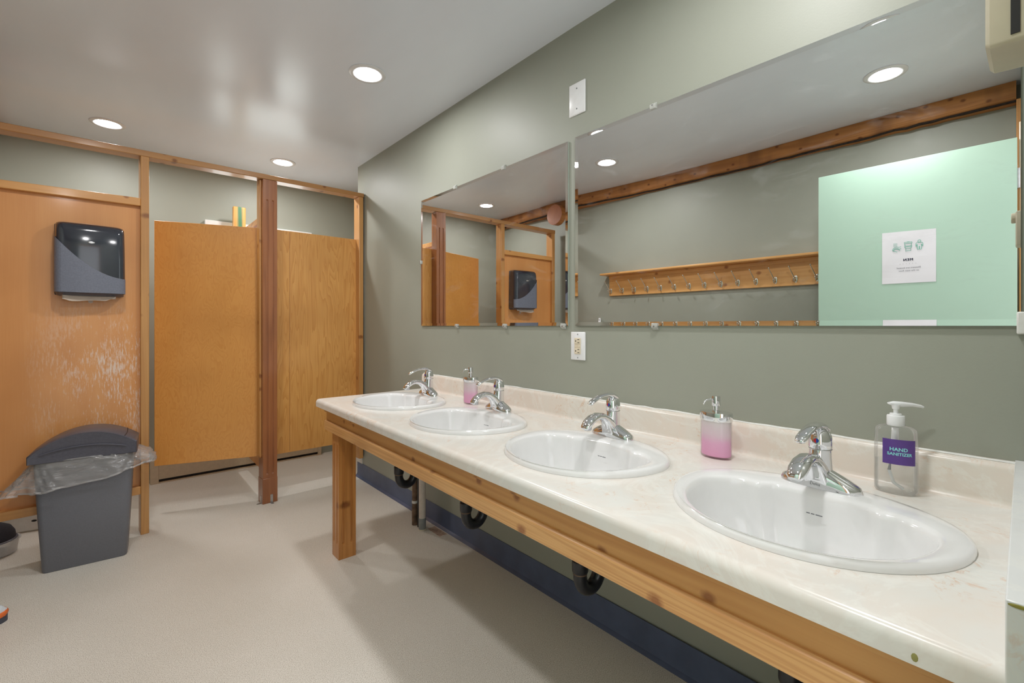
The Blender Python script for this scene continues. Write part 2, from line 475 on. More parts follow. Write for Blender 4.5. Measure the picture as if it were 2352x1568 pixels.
def text_part(name, body, size, mat, parent, origin, xdir, ydir, align='CENTER', depth=0.0004, bold=0.0, spacing=1.0, wrap=None, label=None, heavy=0.0):
    """lettering as thin mesh; origin, xdir and ydir are in the parent's local frame; wrap(x,y)->point for curved faces"""
    cu = bpy.data.curves.new(name, 'FONT')
    cu.body = body; cu.size = size; cu.align_x = align; cu.align_y = 'CENTER'
    cu.offset = bold; cu.space_character = spacing; cu.resolution_u = 3
    tmp = bpy.data.objects.new('lettering_source', cu); COL.objects.link(tmp)
    dg = bpy.context.evaluated_depsgraph_get()
    me0 = tmp.evaluated_get(dg).to_mesh()
    vs = [v.co.copy() for v in me0.vertices]; fs = [tuple(p.vertices) for p in me0.polygons]
    tmp.evaluated_get(dg).to_mesh_clear()
    bpy.data.objects.remove(tmp); bpy.data.curves.remove(cu)
    X, Y, O = Vector(xdir), Vector(ydir), Vector(origin)
    N = X.cross(Y).normalized()
    mb = MB()
    if wrap: pts = [wrap(v.x, v.y) for v in vs]
    else: pts = [tuple(O + X * v.x + Y * v.y + N * depth) for v in vs]
    mb.add(pts, fs)
    if heavy:
        for dx, dy in ((heavy, 0), (-heavy, 0), (0, heavy * .6)):
            mb.add([tuple(Vector(p) + X * dx + Y * dy + N * (.00002 + abs(dx) * .02)) for p in pts], fs)
    me = bpy.data.meshes.new(name); me.from_pydata(mb.v, [], mb.f); me.materials.append(mat)
    o = bpy.data.objects.new(name, me); COL.objects.link(o); o.parent = parent
    if label: o['label'] = label
    return o

def rrect(x0, x1, y0, y1, r, n=5):
    pts = []
    for cx, cy, a0 in ((x1 - r, y1 - r, 0), (x0 + r, y1 - r, 90), (x0 + r, y0 + r, 180), (x1 - r, y0 + r, 270)):
        for i in range(n + 1):
            a = radians(a0 + 90 * i / n)
            pts.append((cx + r * cos(a), cy + r * sin(a)))
    return pts

# ------------------------------------------------------------------ room shell
XL = -0.62                      # wall opposite the mirrors
YB = 4.36                       # wall behind the stalls
struct('floor', MB().box(XL - .1, 1.9, -2.2, YB + .1, -.06, 0), M['floor'], smooth=0)
struct('ceiling', MB().box(XL - .1, 1.9, -.13, YB + .1, CEIL, CEIL + .06), M['ceiling'], smooth=0)
WX = lambda y: D + .014 * max(0, 1.29 - y)       # the near half of the mirror wall leans very slightly back
struct('wall_right', MB().prism([(D, 3.534), (D, 1.29), (WX(-.12), -.12), (D + .12, -.12), (D + .12, 3.534)], 'z', 0, CEIL), M['wall'], smooth=0)
struct('wall_far_right', MB().box(1.80, 1.9, 3.3, YB + .1, 0, CEIL).box(D + .12, 1.9, 3.3, 3.40, 0, CEIL), M['wall'], smooth=0)
struct('wall_back', MB().box(XL - .1, 1.9, YB, YB + .1, 0, CEIL), M['wall'], smooth=0)
struct('wall_left', MB().box(XL - .1, XL, -.12, YB, 0, CEIL), M['wall'], smooth=0)
# wall with the doorway the room is seen from
struct('wall_front', MB().box(XL, -.27, -.12, 0, 0, CEIL).box(.58, D, -.12, 0, 0, CEIL).box(-.27, .58, -.12, 0, 2.08, CEIL), M['wall'], smooth=0)
tr = struct('trim_1', MB().box(-.27, -.205, -.12, .022, 0, 2.11).box(.55, .585, -.12, 0.0, 0, 2.08), M['jamb'], bevel=.003)
struct('trim_2', MB().box(-.34, .585, .0, .012, 2.08, 2.15), M['jamb'], bevel=.003)
# blue cove base: flat face with a curved toe
def cove(y0, y1, x, h):
    prof = [(x, h), (x - .004, h), (x - .005, .022), (x - .010, .010), (x - .024, .002), (x - .026, 0), (x, 0)]
    return MB().prism(prof, 'y', y0, y1)
struct('baseboard_right', cove(.0, 3.534, D, .108), M['cove'])
struct('baseboard_left', MB().prism([(XL, .108), (XL + .004, .108), (XL + .005, .02), (XL + .024, .002), (XL + .026, 0), (XL, 0)], 'y', .03, 3.2), M['cove'])
struct('trim_3', MB().box(D - .004, D - .0002, 3.44, 3.534, .108, 2.16), M['caulk'], smooth=0)
# window behind the stalls: white casing, frosted daylit pane
w1 = struct('window_1', MB().box(.542, 1.35, 4.318, YB, 1.95, 2.014).box(.542, 1.35, 4.318, YB, 1.20, 1.27)
            .box(.542, .605, 4.318, YB, 1.27, 1.95).box(1.287, 1.35, 4.318, YB, 1.27, 1.95), M['white_paint'], bevel=.004)
part('window_pane', MB().box(.605, 1.287, 4.345, 4.352, 1.27, 1.95), M['pane'], w1, smooth=0)

# ------------------------------------------------------------------ ceiling lamps
lens_lab = {
 (0.95, 2.19): 'round recessed ceiling lamp in front of the stalls, nearest the wide mirror wall in view',
 (-0.03, 3.78): 'round recessed ceiling lamp above the panel with the towel dispenser',
 (0.975, 3.80): 'round recessed ceiling lamp above the far stall doors, beside the end of the mirror wall',
 (0.02, 2.14): 'round recessed ceiling lamp seen at the left of the wide mirror, above the coat hooks',
 (0.02, 0.47): 'round recessed ceiling lamp seen above the mint door in the wide mirror',
 (0.95, 0.47): 'round recessed ceiling lamp over the nearest sink, glinting in the chrome faucets'}
lamp0 = None
for (x, y), lab in lens_lab.items():
    if lamp0 is None:
        lamp0 = r = empty('recessed_light', (x, y, CEIL), 0, lab, 'ceiling light', 'round recessed ceiling lamps')
        n = 40
        prof = [(.088, -.0005), (.088, -.003), (.084, -.006), (.066, -.007), (.060, -.004), (.060, -.0005)]
        part('trim_ring', MB().lathe(prof, n=n, cap0=False, cap1=False), M['trim_ring'], r, world=False)
        part('lens', MB().lathe([(.060, -.0042), (.03, -.0050), (.004, -.0052)], n=n, cap0=False, cap1=True), M['lens'], r, world=False)
    else:
        r = copy_tree(lamp0)
        r.location = (x, y, CEIL); r['label'] = lab

# ------------------------------------------------------------------ toilet stall front
ST = math.atan(.0664)
stall = empty('toilet_stall', (0, 3.306, 0), ST,
              'varnished wooden toilet stall front with plywood doors, posts and header beam along the far wall', 'toilet stall')
L = dict(parent=stall, world=False)
def sl(x0, x1, y0, y1, z0a, z0b, z1a, z1b):      # board whose ends differ in height
    return MB().hexa([(x0, y0, z0a), (x1, y0, z0b), (x0, y1, z0a), (x1, y1, z0b), (x0, y0, z1a), (x1, y0, z1b), (x0, y1, z1a), (x1, y1, z1b)])
part('header_beam', sl(-.53, 1.452, 0, .089, 2.117, 2.158, 2.154, 2.188), M['beam'], bevel=.004, label='honey coloured header beam running across the stalls just below the ceiling', **L)
part('stud', MB().box(.113, .151, 0, .089, 0, 2.131), M['stud'], bevel=.003, **L)
part('stud', MB().box(-.524, -.486, 0, .089, 0, 2.119), M['stud'], bevel=.003, **L)
part('side_panel', MB().box(-.486, .113, .030, .046, .25, 1.87), M['panel_ply'], smooth=0, label='orange plywood side panel with scraped pale varnish', **L)
part('panel_rail', sl(-.486, .113, .000, .040, 1.838, 1.848, 1.877, 1.892), M['rail'], bevel=.003, **L)
part('panel_rail', sl(-.486, .113, .000, .040, .232, .229, .276, .274), M['rail'], bevel=.003, **L)
part('screw_hole', MB().lathe([(.010, 0), (.010, .002), (.003, .0025)], n=14), M['towel'], **L).matrix_local = Matrix.Translation((-.093, .030, 1.305)) @ Matrix.Rotation(radians(90), 4, 'X')

def grooved(mb, x0, x1, y0, y1, z0, z1, gz0, gz1, gx, gw, gd, left=False):
    """square post with routed grooves on the front (and left) face"""
    def sect(dp):
        pts = [(x0, y1), (x0, y0)] if not left else None
        if left:
            pts = [(x0, y1)]
            for g in sorted(gx, reverse=True):
                yy = y0 + (g - x0)
                pts += [(x0, yy + gw), (x0 + dp, yy + gw), (x0 + dp, yy), (x0, yy)]
            pts.append((x0, y0))
        for g in gx:
            pts += [(g, y0), (g, y0 + dp), (g + gw, y0 + dp), (g + gw, y0)]
        pts += [(x1, y0), (x1, y1)]
        return pts
    zs = [(z0, 1e-5), (gz0, 1e-5), (gz0 + .008, gd), (gz1 - .008, gd), (gz1, 1e-5), (z1, 1e-5)]
    mb.rings([[(p[0], p[1], z) for p in sect(d)] for z, d in zs])
    return mb
pm = grooved(MB(), .742, .829, 0, .089, .166, 2.142, .19, 2.012, (.762, .797), .011, .006)
cp = part('center_post', pm, M['post'], smooth=0, label='dark reddish brown centre post with two routed grooves', **L)
part('post_base', MB().box(.739, .831, -.003, .092, 0, .166), M['post'], cp, world=False, bevel=.003)
part('floor_bracket', MB().box(.786, .801, -.0055, -.003, 0, .055).box(.786, .801, -.032, -.003, 0, .0025), M['steel'], cp, world=False, smooth=0, label='small zinc angle bracket')
part('floor_bracket', MB().box(.7365, .739, .02, .034, 0, .05).box(.712, .739, .02, .034, 0, .0025), M['steel'], cp, world=False, smooth=0)
part('post_filler', MB().box(.729, .742, .03, .086, .30, 2.142), M['stud'], cp, world=False, bevel=.002)
part('wall_post', MB().box(1.412, 1.446, 0, .089, .163, 2.157), M['stud'], bevel=.004, **L)
# doors (world coordinates, handed over to the stall's frame)
def leaf(p, q, th, z0, z1):
    p, q = Vector(p), Vector(q)
    d = (q - p).normalized(); nrm = Vector((-d.y, d.x))
    if nrm.y < 0: nrm = -nrm
    a, b, c, e = p, q, p + nrm * th, q + nrm * th
    return MB().hexa([(a.x, a.y, z0), (b.x, b.y, z0), (c.x, c.y, z0), (e.x, e.y, z0), (a.x, a.y, z1), (b.x, b.y, z1), (c.x, c.y, z1), (e.x, e.y, z1)])
d1 = part('stall_door', leaf((.189, 3.622), (.736, 3.444), .019, .300, 1.832), M['door_ply_a'], stall, bevel=.002, label='orange plywood door with swirling figure, standing ajar')
d2 = part('stall_door', leaf((.806, 3.452), (1.408, 3.455), .019, .290, 1.838), M['door_ply_b'], stall, bevel=.002, label='orange plywood door with tall cathedral figure, closed')
for x in (.93,):
    part('door_seam', MB().box(x, x + .0015, 3.4512, 3.4528, .30, 1.83), M['post'], d2, smooth=0)
part('partition', MB().box(.752, .770, 3.455, 4.20, .205, 1.872), M['part_ply'], stall, smooth=0, label='plywood partition between the two stalls')
part('partition_rail', MB().box(.742, .782, 3.452, 4.20, 1.872, 1.912), M['rail'], stall, bevel=.003)
part('partition_stud', MB().box(.713, .803, 4.20, 4.238, .205, 2.126), M['green_stud'], stall, bevel=.008, label='upright stud with a green stain showing above the left door')

# baseboard heater
ht = empty('baseboard_heater', (.8, 4.335, 0), 0, 'beige enamel baseboard heater low on the wall behind the stall doors', 'heater')
part('casing', MB().prism([(4.36, .17), (4.325, .17), (4.312, .15), (4.310, .030), (4.36, .030)], 'x', .203, 1.43), M['beige_metal'], ht, smooth=20)
part('slot', MB().box(.25, 1.42, 4.33, 4.355, .008, .030), M['black'], ht, smooth=0)
part('bottom_lip', MB().box(.203, 1.43, 4.308, 4.358, 0, .009), M['beige_metal'], ht, smooth=0)
part('end_cap', MB().box(.200, .252, 4.306, 4.36, 0, .172), M['beige_metal'], ht, bevel=.003)
part('end_cap', MB().box(1.40, 1.432, 4.306, 4.36, 0, .172), M['beige_metal'], ht, bevel=.003)

# painted plank inside the left cubicle
pk = empty('painted_plank', (-.3, 3.80, 0), 0, 'white painted plank with a dark knot hole, low behind the side panel', 'plank')
part('plank', leaf((-.60, 3.842), (-.06, 3.71), .022, .006, .19), M['white_paint'], pk, bevel=.003)
part('knot_hole', MB().tube([(-.346, 3.779, .060), (-.345, 3.783, .060)], [(.012, .006), (.012, .006)], 16), M['black'], pk, label='dark knot hole')

# ------------------------------------------------------------------ paper towel dispenser on the side panel
td = empty('towel_dispenser', (-.094, 3.30, 1.52), ST, 'smoky black paper towel dispenser with a grey swoosh, mounted on the orange panel', 'towel dispenser')
def yst(x): return 3.306 + .0664 * x
# local frame: x along the panel, y towards the panel (panel face at +.036), z up
def disp_ring(z, inset, front):
    """plan outline at height z: rounded front corners"""
    w = .137 - inset
    r = .034
    pts = [(-w, .0293), (-w, front + r)]
    for i in range(7):
        a = radians(180 + 90 * i / 6); pts.append((-w + r + r * cos(a), front + r + r * sin(a)))
    m = 9
    for i in range(1, m):
        x = (-w + r) + (2 * w - 2 * r) * i / m
        pts.append((x, front - .006 * (1 - (2 * i / m - 1) ** 2)))
    for i in range(7):
        a = radians(270 + 90 * i / 6); pts.append((w - r + r * cos(a), front + r + r * sin(a)))
    pts += [(w, front + r), (w, .0293)]
    return [(p[0], p[1], z) for p in pts]
R = [disp_ring(-.175, .0, -.074), disp_ring(-.10, .0, -.076), disp_ring(.06, .002, -.078), disp_ring(.14, .003, -.076),
     disp_ring(.165, .004, -.070), disp_ring(.178, .007, -.058), disp_ring(.185, .014, -.040), disp_ring(.187, .022, -.02)]
part('cover', MB().rings(R), M['smoke'], td, world=False, smooth=50)
# grey swoosh band: a skin just proud of the cover, below a sweeping curve
def band_pts():
    outer = disp_ring(0, -.0012, -.0800)
    keep = outer[1:-1]
    xs = [p[0] for p in keep]
    rows = []
    def top(x):
        t = (x + .137) / .274
        t = min(max(t, 0), 1)
        return .105 - .200 * (1 - (1 - t) ** 1.9)
    dense = []
    for i in range(len(keep) - 1):
        for k in range(4):
            f = k / 4
            dense.append((keep[i][0] * (1 - f) + keep[i + 1][0] * f, keep[i][1] * (1 - f) + keep[i + 1][1] * f))
    dense.append(keep[-1][:2])
    a = [(p[0], p[1], -.174) for p in dense]; b = [(p[0], p[1] , (-.174 + top(p[0])) / 2) for p in dense]; c = [(p[0], p[1], top(p[0])) for p in dense]
    return a, b, c
a, b, c = band_pts()
part('cover_band', MB().rings([a, b, c], close=False, cap0=False, cap1=False), M['smoke_band'], td, world=False, smooth=60, label='matt slate grey swoosh across the lower cover')
part('back_plate', MB().box(-.136, .136, .018, .0295, -.186, .180), M['lid'], td, world=False, bevel=.005)
part('badge', MB().lathe([(.0001, .0012), (.55, .0012), (.9, .0008), (1.0, 0)], n=28, ex=.0135, ey=.0055), M['steel'], td, world=False, label='small oval chrome badge').matrix_local = Matrix.Translation((.0, -.0842, .085)) @ Matrix.Rotation(radians(90), 4, 'X') @ Matrix.Diagonal((1, 1, 1, 1))
part('badge_dot', MB().lathe([(.0034, 0), (.0034, .0016), (.001, .002)], n=14), M['white_plastic'], td, world=False).matrix_local = Matrix.Translation((-.0065, -.0850, .085)) @ Matrix.Rotation(radians(90), 4, 'X')
# chin: dark open mouth under the cover and the towel hanging out
part('chin', MB().rings([disp_ring(-.175, .004, -.066), disp_ring(-.186, .008, -.052), disp_ring(-.190, .018, -.034)]), M['lid'], td, world=False, smooth=50)
tw = MB(); rows = []
for iz, z in enumerate((-.150, -.186, -.204, -.213)):
    row = []
    for i in range(17):
        t = i / 16
        x = -.108 + .206 * t
        dz = 0
        if iz == 3: dz = -.003 * sin(t * 9) - .004 * sin(t * 4.4) + (.020 * max(0, t - .80) / .2) + (.004 if t < .1 else 0)
        row.append((x, -.040 + .012 * sin(t * 3.1) - .014 * (iz - 1) * .6, z + dz))
    rows.append(row)
tw.rings(rows, close=False, cap0=False, cap1=False)
to = part('paper_towel', tw, M['towel'], td, world=False, smooth=60, label='kraft paper towel hanging out of the slot')
sm = to.modifiers.new('thickness', 'SOLIDIFY'); sm.thickness = .0012

# ------------------------------------------------------------------ waste bin with liner
bn = empty('waste_bin', (-.10, 3.165, 0), radians(-4), 'tall charcoal plastic waste bin with domed swing lid and clear liner, before the side panel', 'waste bin')
def bring(z, hw, y0, y1, r): return [(p[0], p[1], z) for p in rrect(-hw, hw, y0, y1, r, 5)]
part('body', MB().rings([bring(0, .152, -.078, .060, .020), bring(.006, .156, -.082, .064, .022), bring(.26, .169, -.096, .078, .024), bring(.515, .181, -.107, .090, .026), bring(.545, .183, -.109, .092, .026)], cap1=True), M['bin'], bn, world=False, smooth=50)
def lid_ring(y, grow):
    pts = []
    hw = .198 - grow
    z0 = .532
    for i in range(25):
        t = -1 + 2 * i / 24
        x = hw * t
        h = .036 + .092 * (1 - abs((t - .06) / 1.06) ** 2.1)
        pts.append((x, y, z0 + h - grow * .9))
    pts += [(hw, y, z0), (-hw, y, z0)]
    return pts
part('lid', MB().rings([lid_ring(-.122, .012), lid_ring(-.124, .004), lid_ring(-.118, .0), lid_ring(.092, .0), lid_ring(.102, .004), lid_ring(.104, .012)]), M['lid'], bn, world=False, smooth=40)
rib = [(x, -.126, .566 + .030 * (1 - abs(x / .17) ** 2)) for x in [(-.155 + .31 * i / 16) for i in range(17)]]
part('lid_rib', MB().tube(rib, [(.0022, .0035)] * 17, 8), M['lid'], bn, world=False)
seamx = [(.150 + .004 * sin(i / 8 * pi), y, 0) for i, y in enumerate([-.121 + .215 * k / 8 for k in range(9)])]
sz = lambda x: .532 + .036 + .092 * (1 - abs((x / .198 - .06) / 1.06) ** 2.1)
part('lid_seam', MB().tube([(x, y, sz(x) + .0004) for x, y, _ in seamx], .0016, 8), M['black'], bn, world=False)
# liner: flared skirt pulled out to the left and bunched on the right
rng = random.Random(3)
def skirt():
    rows = []
    n = 112
    ph = [rng.uniform(0, 6.28) for _ in range(12)]
    for k in range(9):
        t = k / 8
        row = []
        for j in range(n):
            a = 2 * pi * j / n
            c, s = cos(a), sin(a)
            # superelliptic rim
            e = 2 / 5.0
            x = .190 * math.copysign(abs(c) ** e, c); y = -.008 + .114 * math.copysign(abs(s) ** e, s)
            z = .540 - t * (.118 + .012 * sin(3 * a + 1))
            flare = .010 + .010 * sin(5 * a + ph[0]) + .006 * sin(11 * a + ph[1])
            lef = max(0, -c) ** 5
            rig = max(0, c) ** 4
            x += (c * flare * t) - .108 * lef * t ** 1.3 + .066 * rig * sin(min(1, t * 1.1) * pi * .62)
            y += s * flare * t * .8 + (.02 * sin(7 * a) * t if abs(c) > .7 else 0)
            z += -.018 * lef * t + .020 * rig * t + .030 * c * t
            w = .0036 * (sin(17 * a + 9 * t + ph[2]) + sin(29 * a - 12 * t + ph[3]) + .8 * sin(41 * a + 17 * t + ph[4])) * min(1, t * 2.5)
            x += c * w; y += s * w; z += w * .6
            row.append((x, y, z))
        rows.append(row)
    return MB().rings(rows, True, False, False)
part('liner_bag', skirt(), M['bag'], bn, world=False, smooth=75, label='crinkled clear plastic liner folded over the rim')
hem = skirt().v[-112:]
part('liner_hem', MB().tube(hem + [hem[0]], [(.0022, .005)] * 113, 6), M['bag'], bn, world=False, smooth=75)

# ------------------------------------------------------------------ clear tub with a black cap, sneakers at the left edge
tb = empty('plastic_tub', (-.472, 3.52, 0), 0, 'clear plastic tub on the floor inside the left cubicle', 'tub')
part('tub_wall', MB().lathe([(.082, .001), (.088, .004), (.096, .062), (.103, .067), (.103, .071), (.095, .069), (.086, .006), (.02, .004)], n=40, cap0=True, cap1=True), M['tub'], tb, world=False)
cpb = empty('black_cap', (-.480, 3.52, .068), 0, 'domed black mesh cap resting on the clear tub', 'cap')
part('crown', MB().lathe([(.100, .003), (.101, .014), (.096, .040), (.080, .066), (.052, .083), (.02, .090), (.004, .091)], n=36, ex=.92), M['black_fabric'], cpb, world=False)
part('brim', MB().lathe([(.094, .0035), (.103, .004), (.105, .008), (.100, .012)], n=36, ex=.95), M['lid'], cpb, world=False)
def sneaker(loc, rz, lab):
    r = empty('sneaker', loc, rz, lab, 'shoe', 'sneakers at the left edge')
    # toe at local origin, heel towards -x
    def outl(s, z, k=1.0):
        pts = []
        for i in range(28):
            a = 2 * pi * i / 28
            x = -.135 + .135 * cos(a); wd = .044 + .008 * cos(a)
            pts.append((x * k - (1 - k) * .135, wd * s * sin(a), z))
        return pts
    part('sole', MB().rings([outl(1.0, 0), outl(1.06, .006), outl(1.06, .024), outl(1.0, .028)]), M['shoe_sole'], r, world=False, smooth=50)
    rows = []
    for z, s, top in ((.028, 1.0, 1), (.045, .97, 1), (.062, .86, .93), (.078, .72, .78), (.092, .62, .62)):
        rows.append([( -.135 + (p[0] + .135) * top - (1 - top) * .10, p[1] * s, z) for p in outl(1, 0)])
    part('upper', MB().rings(rows), M['shoe_white'], r, world=False, smooth=60)
    part('toe_panel', MB().tube([(-.055, .049, .034), (-.030, .041, .036), (-.008, .022, .036), (-.001, .0, .036), (-.008, -.022, .036), (-.030, -.041, .036), (-.055, -.049, .034)], [(.004, .010)] * 7, 10), M['orange'], r, world=False, smooth=60, label='orange toe band')
    for x in (-.10, -.118, -.136):
        part('lace', MB().tube([(x, -.026, .066), (x, 0, .085), (x, .026, .066)], .003, 8), M['white_plastic'], r, world=False)
    return r
sneaker((-.322, 2.715, 0), radians(8), 'white sneaker with orange toe band at the left edge, nearer the bin')
sneaker((-.330, 2.52, 0), radians(4), 'white sneaker with orange toe band at the left edge, farther from the bin')

# ------------------------------------------------------------------ vanity: countertop, wooden frame
FX = lambda y: .7515 + .0204 * y        # front edge line
CZ = .79
Y0, Y1 = .0262, 2.502
SINKS = [(1.093, .330), (1.098, .916), (1.103, 1.520), (1.118, 2.128)]
SROT = -.02
def egg_pt(t, B=.259, Af=.250, Ab=.187, n=2.0):
    c, s = cos(t), sin(t)
    nn = n if c > 0 else 2.0
    u = (Ab if c > 0 else Af) * math.copysign(abs(c) ** (2 / nn), c)
    v = B * math.copysign(abs(s) ** (2 / nn), s)
    return u, v
ct = empty('countertop', (1.1, 1.27, CZ), 0, 'long cream marbled laminate countertop with rounded front edge and backsplash', 'countertop')
prof = [(0, .752), (0, .772)] + [(.018 - .018 * cos(radians(a)), .772 + .018 * sin(radians(a))) for a in (18, 36, 54, 72, 90)]
def sect(y):
    yb = y + (.0115 if y < 1 else 0)
    fx = FX(y)
    return [(fx + p[0], y, p[1]) for p in prof] + [(WX(y) - .0005, yb, CZ), (WX(y) - .0005, yb, .758), (fx + .022, y, .758), (fx + .020, y, .752)]
slab = part('slab', MB().rings([sect(Y0), sect(Y1)]), M['counter'], ct, smooth=40)
# sink cut-outs
for sx, sy in SINKS:
    cut = MB()
    pts = []
    for i in range(48):
        u, v = egg_pt(2 * pi * i / 48)
        u *= .94; v *= .95
        pts.append((sx + u * cos(SROT) - v * sin(SROT), sy + u * sin(SROT) + v * cos(SROT)))
    cut.prism(pts, 'z', .70, .83)
    cme = bpy.data.meshes.new('cutter'); cme.from_pydata(cut.v, [], cut.f)
    bmx = bmesh.new(); bmx.from_mesh(cme); bmesh.ops.recalc_face_normals(bmx, faces=bmx.faces[:]); bmx.to_mesh(cme); bmx.free()
    co = bpy.data.objects.new('cutter', cme); COL.objects.link(co)
    slab.location = (0, 0, 0)
    bpy.context.view_layer.update()
    bo = slab.modifiers.new('cut', 'BOOLEAN'); bo.operation = 'DIFFERENCE'; bo.object = co; bo.solver = 'EXACT'
    bpy.context.view_layer.update()
    new = bpy.data.meshes.new_from_object(slab.evaluated_get(bpy.context.evaluated_depsgraph_get()))
    slab.modifiers.clear(); slab.data = new
    bpy.data.objects.remove(co)
slab.data.name = 'slab'
spf = lambda b: [(b, CZ), (D - .036, CZ), (D - .030, CZ + .0015), (D - .0255, CZ + .006), (D - .024, CZ + .014), (D - .023, .868), (D - .019, .878), (D - .012, .882), (b, .882)]
part('backsplash', MB().rings([[(p[0], y, p[1]) for p in spf(WX(y) - .0006)] for y in (.036, 1.29, 2.497)]), M['splash'], ct, smooth=50, label='laminate backsplash, pinker than the top')
rngc = random.Random(5)
bead = [(D - .007, .036 + 2.46 * i / 60, .8825 + rngc.uniform(-.0006, .0010)) for i in range(61)]
part('caulk_bead', MB().tube(bead, [(.0055, .0028 + rngc.uniform(-.0008, .0012)) for _ in range(61)], 8), M['caulk'], ct, smooth=60, label='ragged white caulk bead along the wall')
es = part('end_splash', MB().hexa([(.714, .002, .7535), (WX(0) - .001, .002, .7535), (.714, .0258, .7535), (WX(0) - .001, .0385, .7535), (.714, .002, .8855), (WX(0) - .001, .002, .8855), (.714, .0258, .8855), (WX(0) - .001, .0385, .8855)]), M['side_top'], ct, bevel=.0015, label='pale laminate end splash standing at the near end')
part('paint_smear', MB().lathe([(1, 0), (.8, .0006), (.1, .0009)], n=16, ex=.0022, ey=.0085), plain('olive_paint', srgb(150, 142, 62), .5), es, world=True).location = (0, 0, 0)
for ch in es.children:
    ch.matrix_local = Matrix.Translation(Vector((.7138, .0155, .8815)) - Vector(ct.location)) @ Matrix.Rotation(radians(-90), 4, 'Y') @ Matrix.Translation(Vector(ct.location))
part('paint_chip', MB().lathe([(1, 0), (.7, .0006), (.1, .0008)], n=9, ex=.0055, ey=.0035), plain('olive_chip', srgb(150, 146, 84), .6), ct, world=True).matrix_local = Matrix.Translation(Vector((FX(.104) - .0002, .104, .762)) - Vector(ct.location)) @ Matrix.Rotation(radians(-90), 4, 'Y') @ Matrix.Translation(Vector(ct.location))

vf = empty('vanity_frame', (.85, 1.25, 0), 0, 'knotty pine frame with a moulded apron and square leg carrying the countertop', 'vanity frame')
def along(x0, x1, z0, z1, y0=.045, y1=2.455, ch=0.0):
    """board following the slightly skewed front edge; ch chamfers its upper front edge"""
    def s(y):
        f = FX(y)
        return [(f + x0, y, z0), (f + x1, y, z0), (f + x1, y, z1), (f + x0 + ch, y, z1), (f + x0, y, z1 - ch * .8)]
    n = 13
    return MB().rings([s(y0 + (y1 - y0) * i / (n - 1)) for i in range(n)])
part('apron_top_strip', along(.0275, .060, .729, .7515, ch=.001), M['pine_y'], vf, bevel=.003)
part('apron_board', along(.040, .066, .645, .7505), M['pine_y'], vf, smooth=0)
part('apron_rail', along(.028, .066, .637, .684, y1=2.458, ch=.007), M['pine_light'], vf, bevel=.002, label='paler straight-grained rail along the bottom of the apron')
lm = grooved(MB(), .850, .938, 2.306, 2.394, 0, .637, .075, .575, (.868, .909), .010, .006, left=True)
part('leg', lm, M['leg'], vf, smooth=0)
lm2 = grooved(MB(), .815, .903, .075, .163, 0, .637, .075, .575, (.833, .874), .010, .006, left=True)
part('leg', lm2, M['leg'], vf, smooth=0)
part('wall_cleat', MB().box(D - .04, D - .002, .05, 2.45, .66, .7505), M['pine_y'], vf, smooth=0)
part('end_rail', MB().box(.91, D - .04, 2.40, 2.438, .64, .7505), M['leg'], vf, bevel=.002)
# torn particle board below the edge near the end
cs = []
for i in range(19):
    y = .05 + .27 * i / 18
    h = .009 + .006 * sin(i * 2.3) * rngc.random() - .006 * (i / 18)
    cs.append([(FX(y) + .004, y, .7516), (FX(y) + .016, y, .7516), (FX(y) + .026, y, .7516 - max(.001, h)), (FX(y) + .022, y, .7516 - max(.001, h) * 1.1)])
part('chipped_edge', MB().rings(cs), M['osb'], ct, smooth=0, label='torn particle board under the front edge')

# ------------------------------------------------------------------ sinks
def make_sink():
    n = 72
    ts = [2 * pi * i / n for i in range(n)]
    E = [egg_pt(t) for t in ts]
    def inner(t):
        # bowl opening: front ellipse, flatter back with two small ears at the faucet deck
        c, s = cos(t), sin(t)
        u = (.108 if c > 0 else .216) * math.copysign(abs(c) ** (2 / (2.5 if c > 0 else 2.05)), c) - .020
        v = .214 * math.copysign(abs(s) ** (2 / 2.1), s)
        ear = math.exp(-((abs(v) - .118) / .013) ** 2) * (1 if c > 0 else 0)
        u -= .013 * ear
        if c > 0 and abs(v) < .105: u += .006
        return u, v
    I = [inner(t) for t in ts]
    def lerp(f): return [(e[0] * (1 - f) + i[0] * f, e[1] * (1 - f) + i[1] * f) for e, i in zip(E, I)]
    rows = []
    def row(pts, z, k=1.0, cx=0, cy=0):
        rows.append([((p[0] - cx) * k + cx, (p[1] - cy) * k + cy, z) for p in pts])
    row(E, .0003); row(E, .006); row(E, .011, .994); row(E, .0145, .981); row(lerp(.22), .0165); row(lerp(.55), .0150)
    row(lerp(.80), .0140); row(lerp(.93), .0115); row(I, .0065); row(I, -.001, .990, -.05); row(I, -.018, .975, -.05)
    for k, z in ((.955, -.045), (.915, -.078), (.84, -.110), (.70, -.131), (.50, -.142), (.28, -.147), (.12, -.149)):
        row(I, z, k, -.045, 0)
    # outside of the bowl
    back = []
    for k, z in ((.14, -.160), (.5, -.153), (.88, -.122), (.99, -.06), (1.035, -.002)):
        back.append([((p[0] + .045) * k - .045, p[1] * k, z) for p in I])
    mb = MB()
    mb.rings(rows, True, False, True)
    mb.rings(back, True, True, False)
    r = empty('drop_in_sink', (0, 0, 0), SROT)
    b = part('basin', mb, M['porcelain'], r, world=False, smooth=60)
    part('drain', MB().lathe([(.026, .0005), (.026, .003), (.021, .004), (.019, .0015), (.004, .0018)], c=(-.052, 0, -.150), n=28), M['chrome'], r, world=False)
    part('overflow_hole', MB().tube([(-.226, 0, -.028), (-.232, 0, -.029)], [(.012, .005)] * 2, 14), M['black'], r, world=False)
    part('maker_mark', MB().box(.0700, .0703, -.016, -.003, -.0305, -.0282).box(.0700, .0703, -.001, .006, -.0305, -.0282).box(.0700, .0703, .008, .015, -.0305, -.0282), M['grey_ink'], r, world=False, smooth=0)
    return r
sk0 = make_sink()
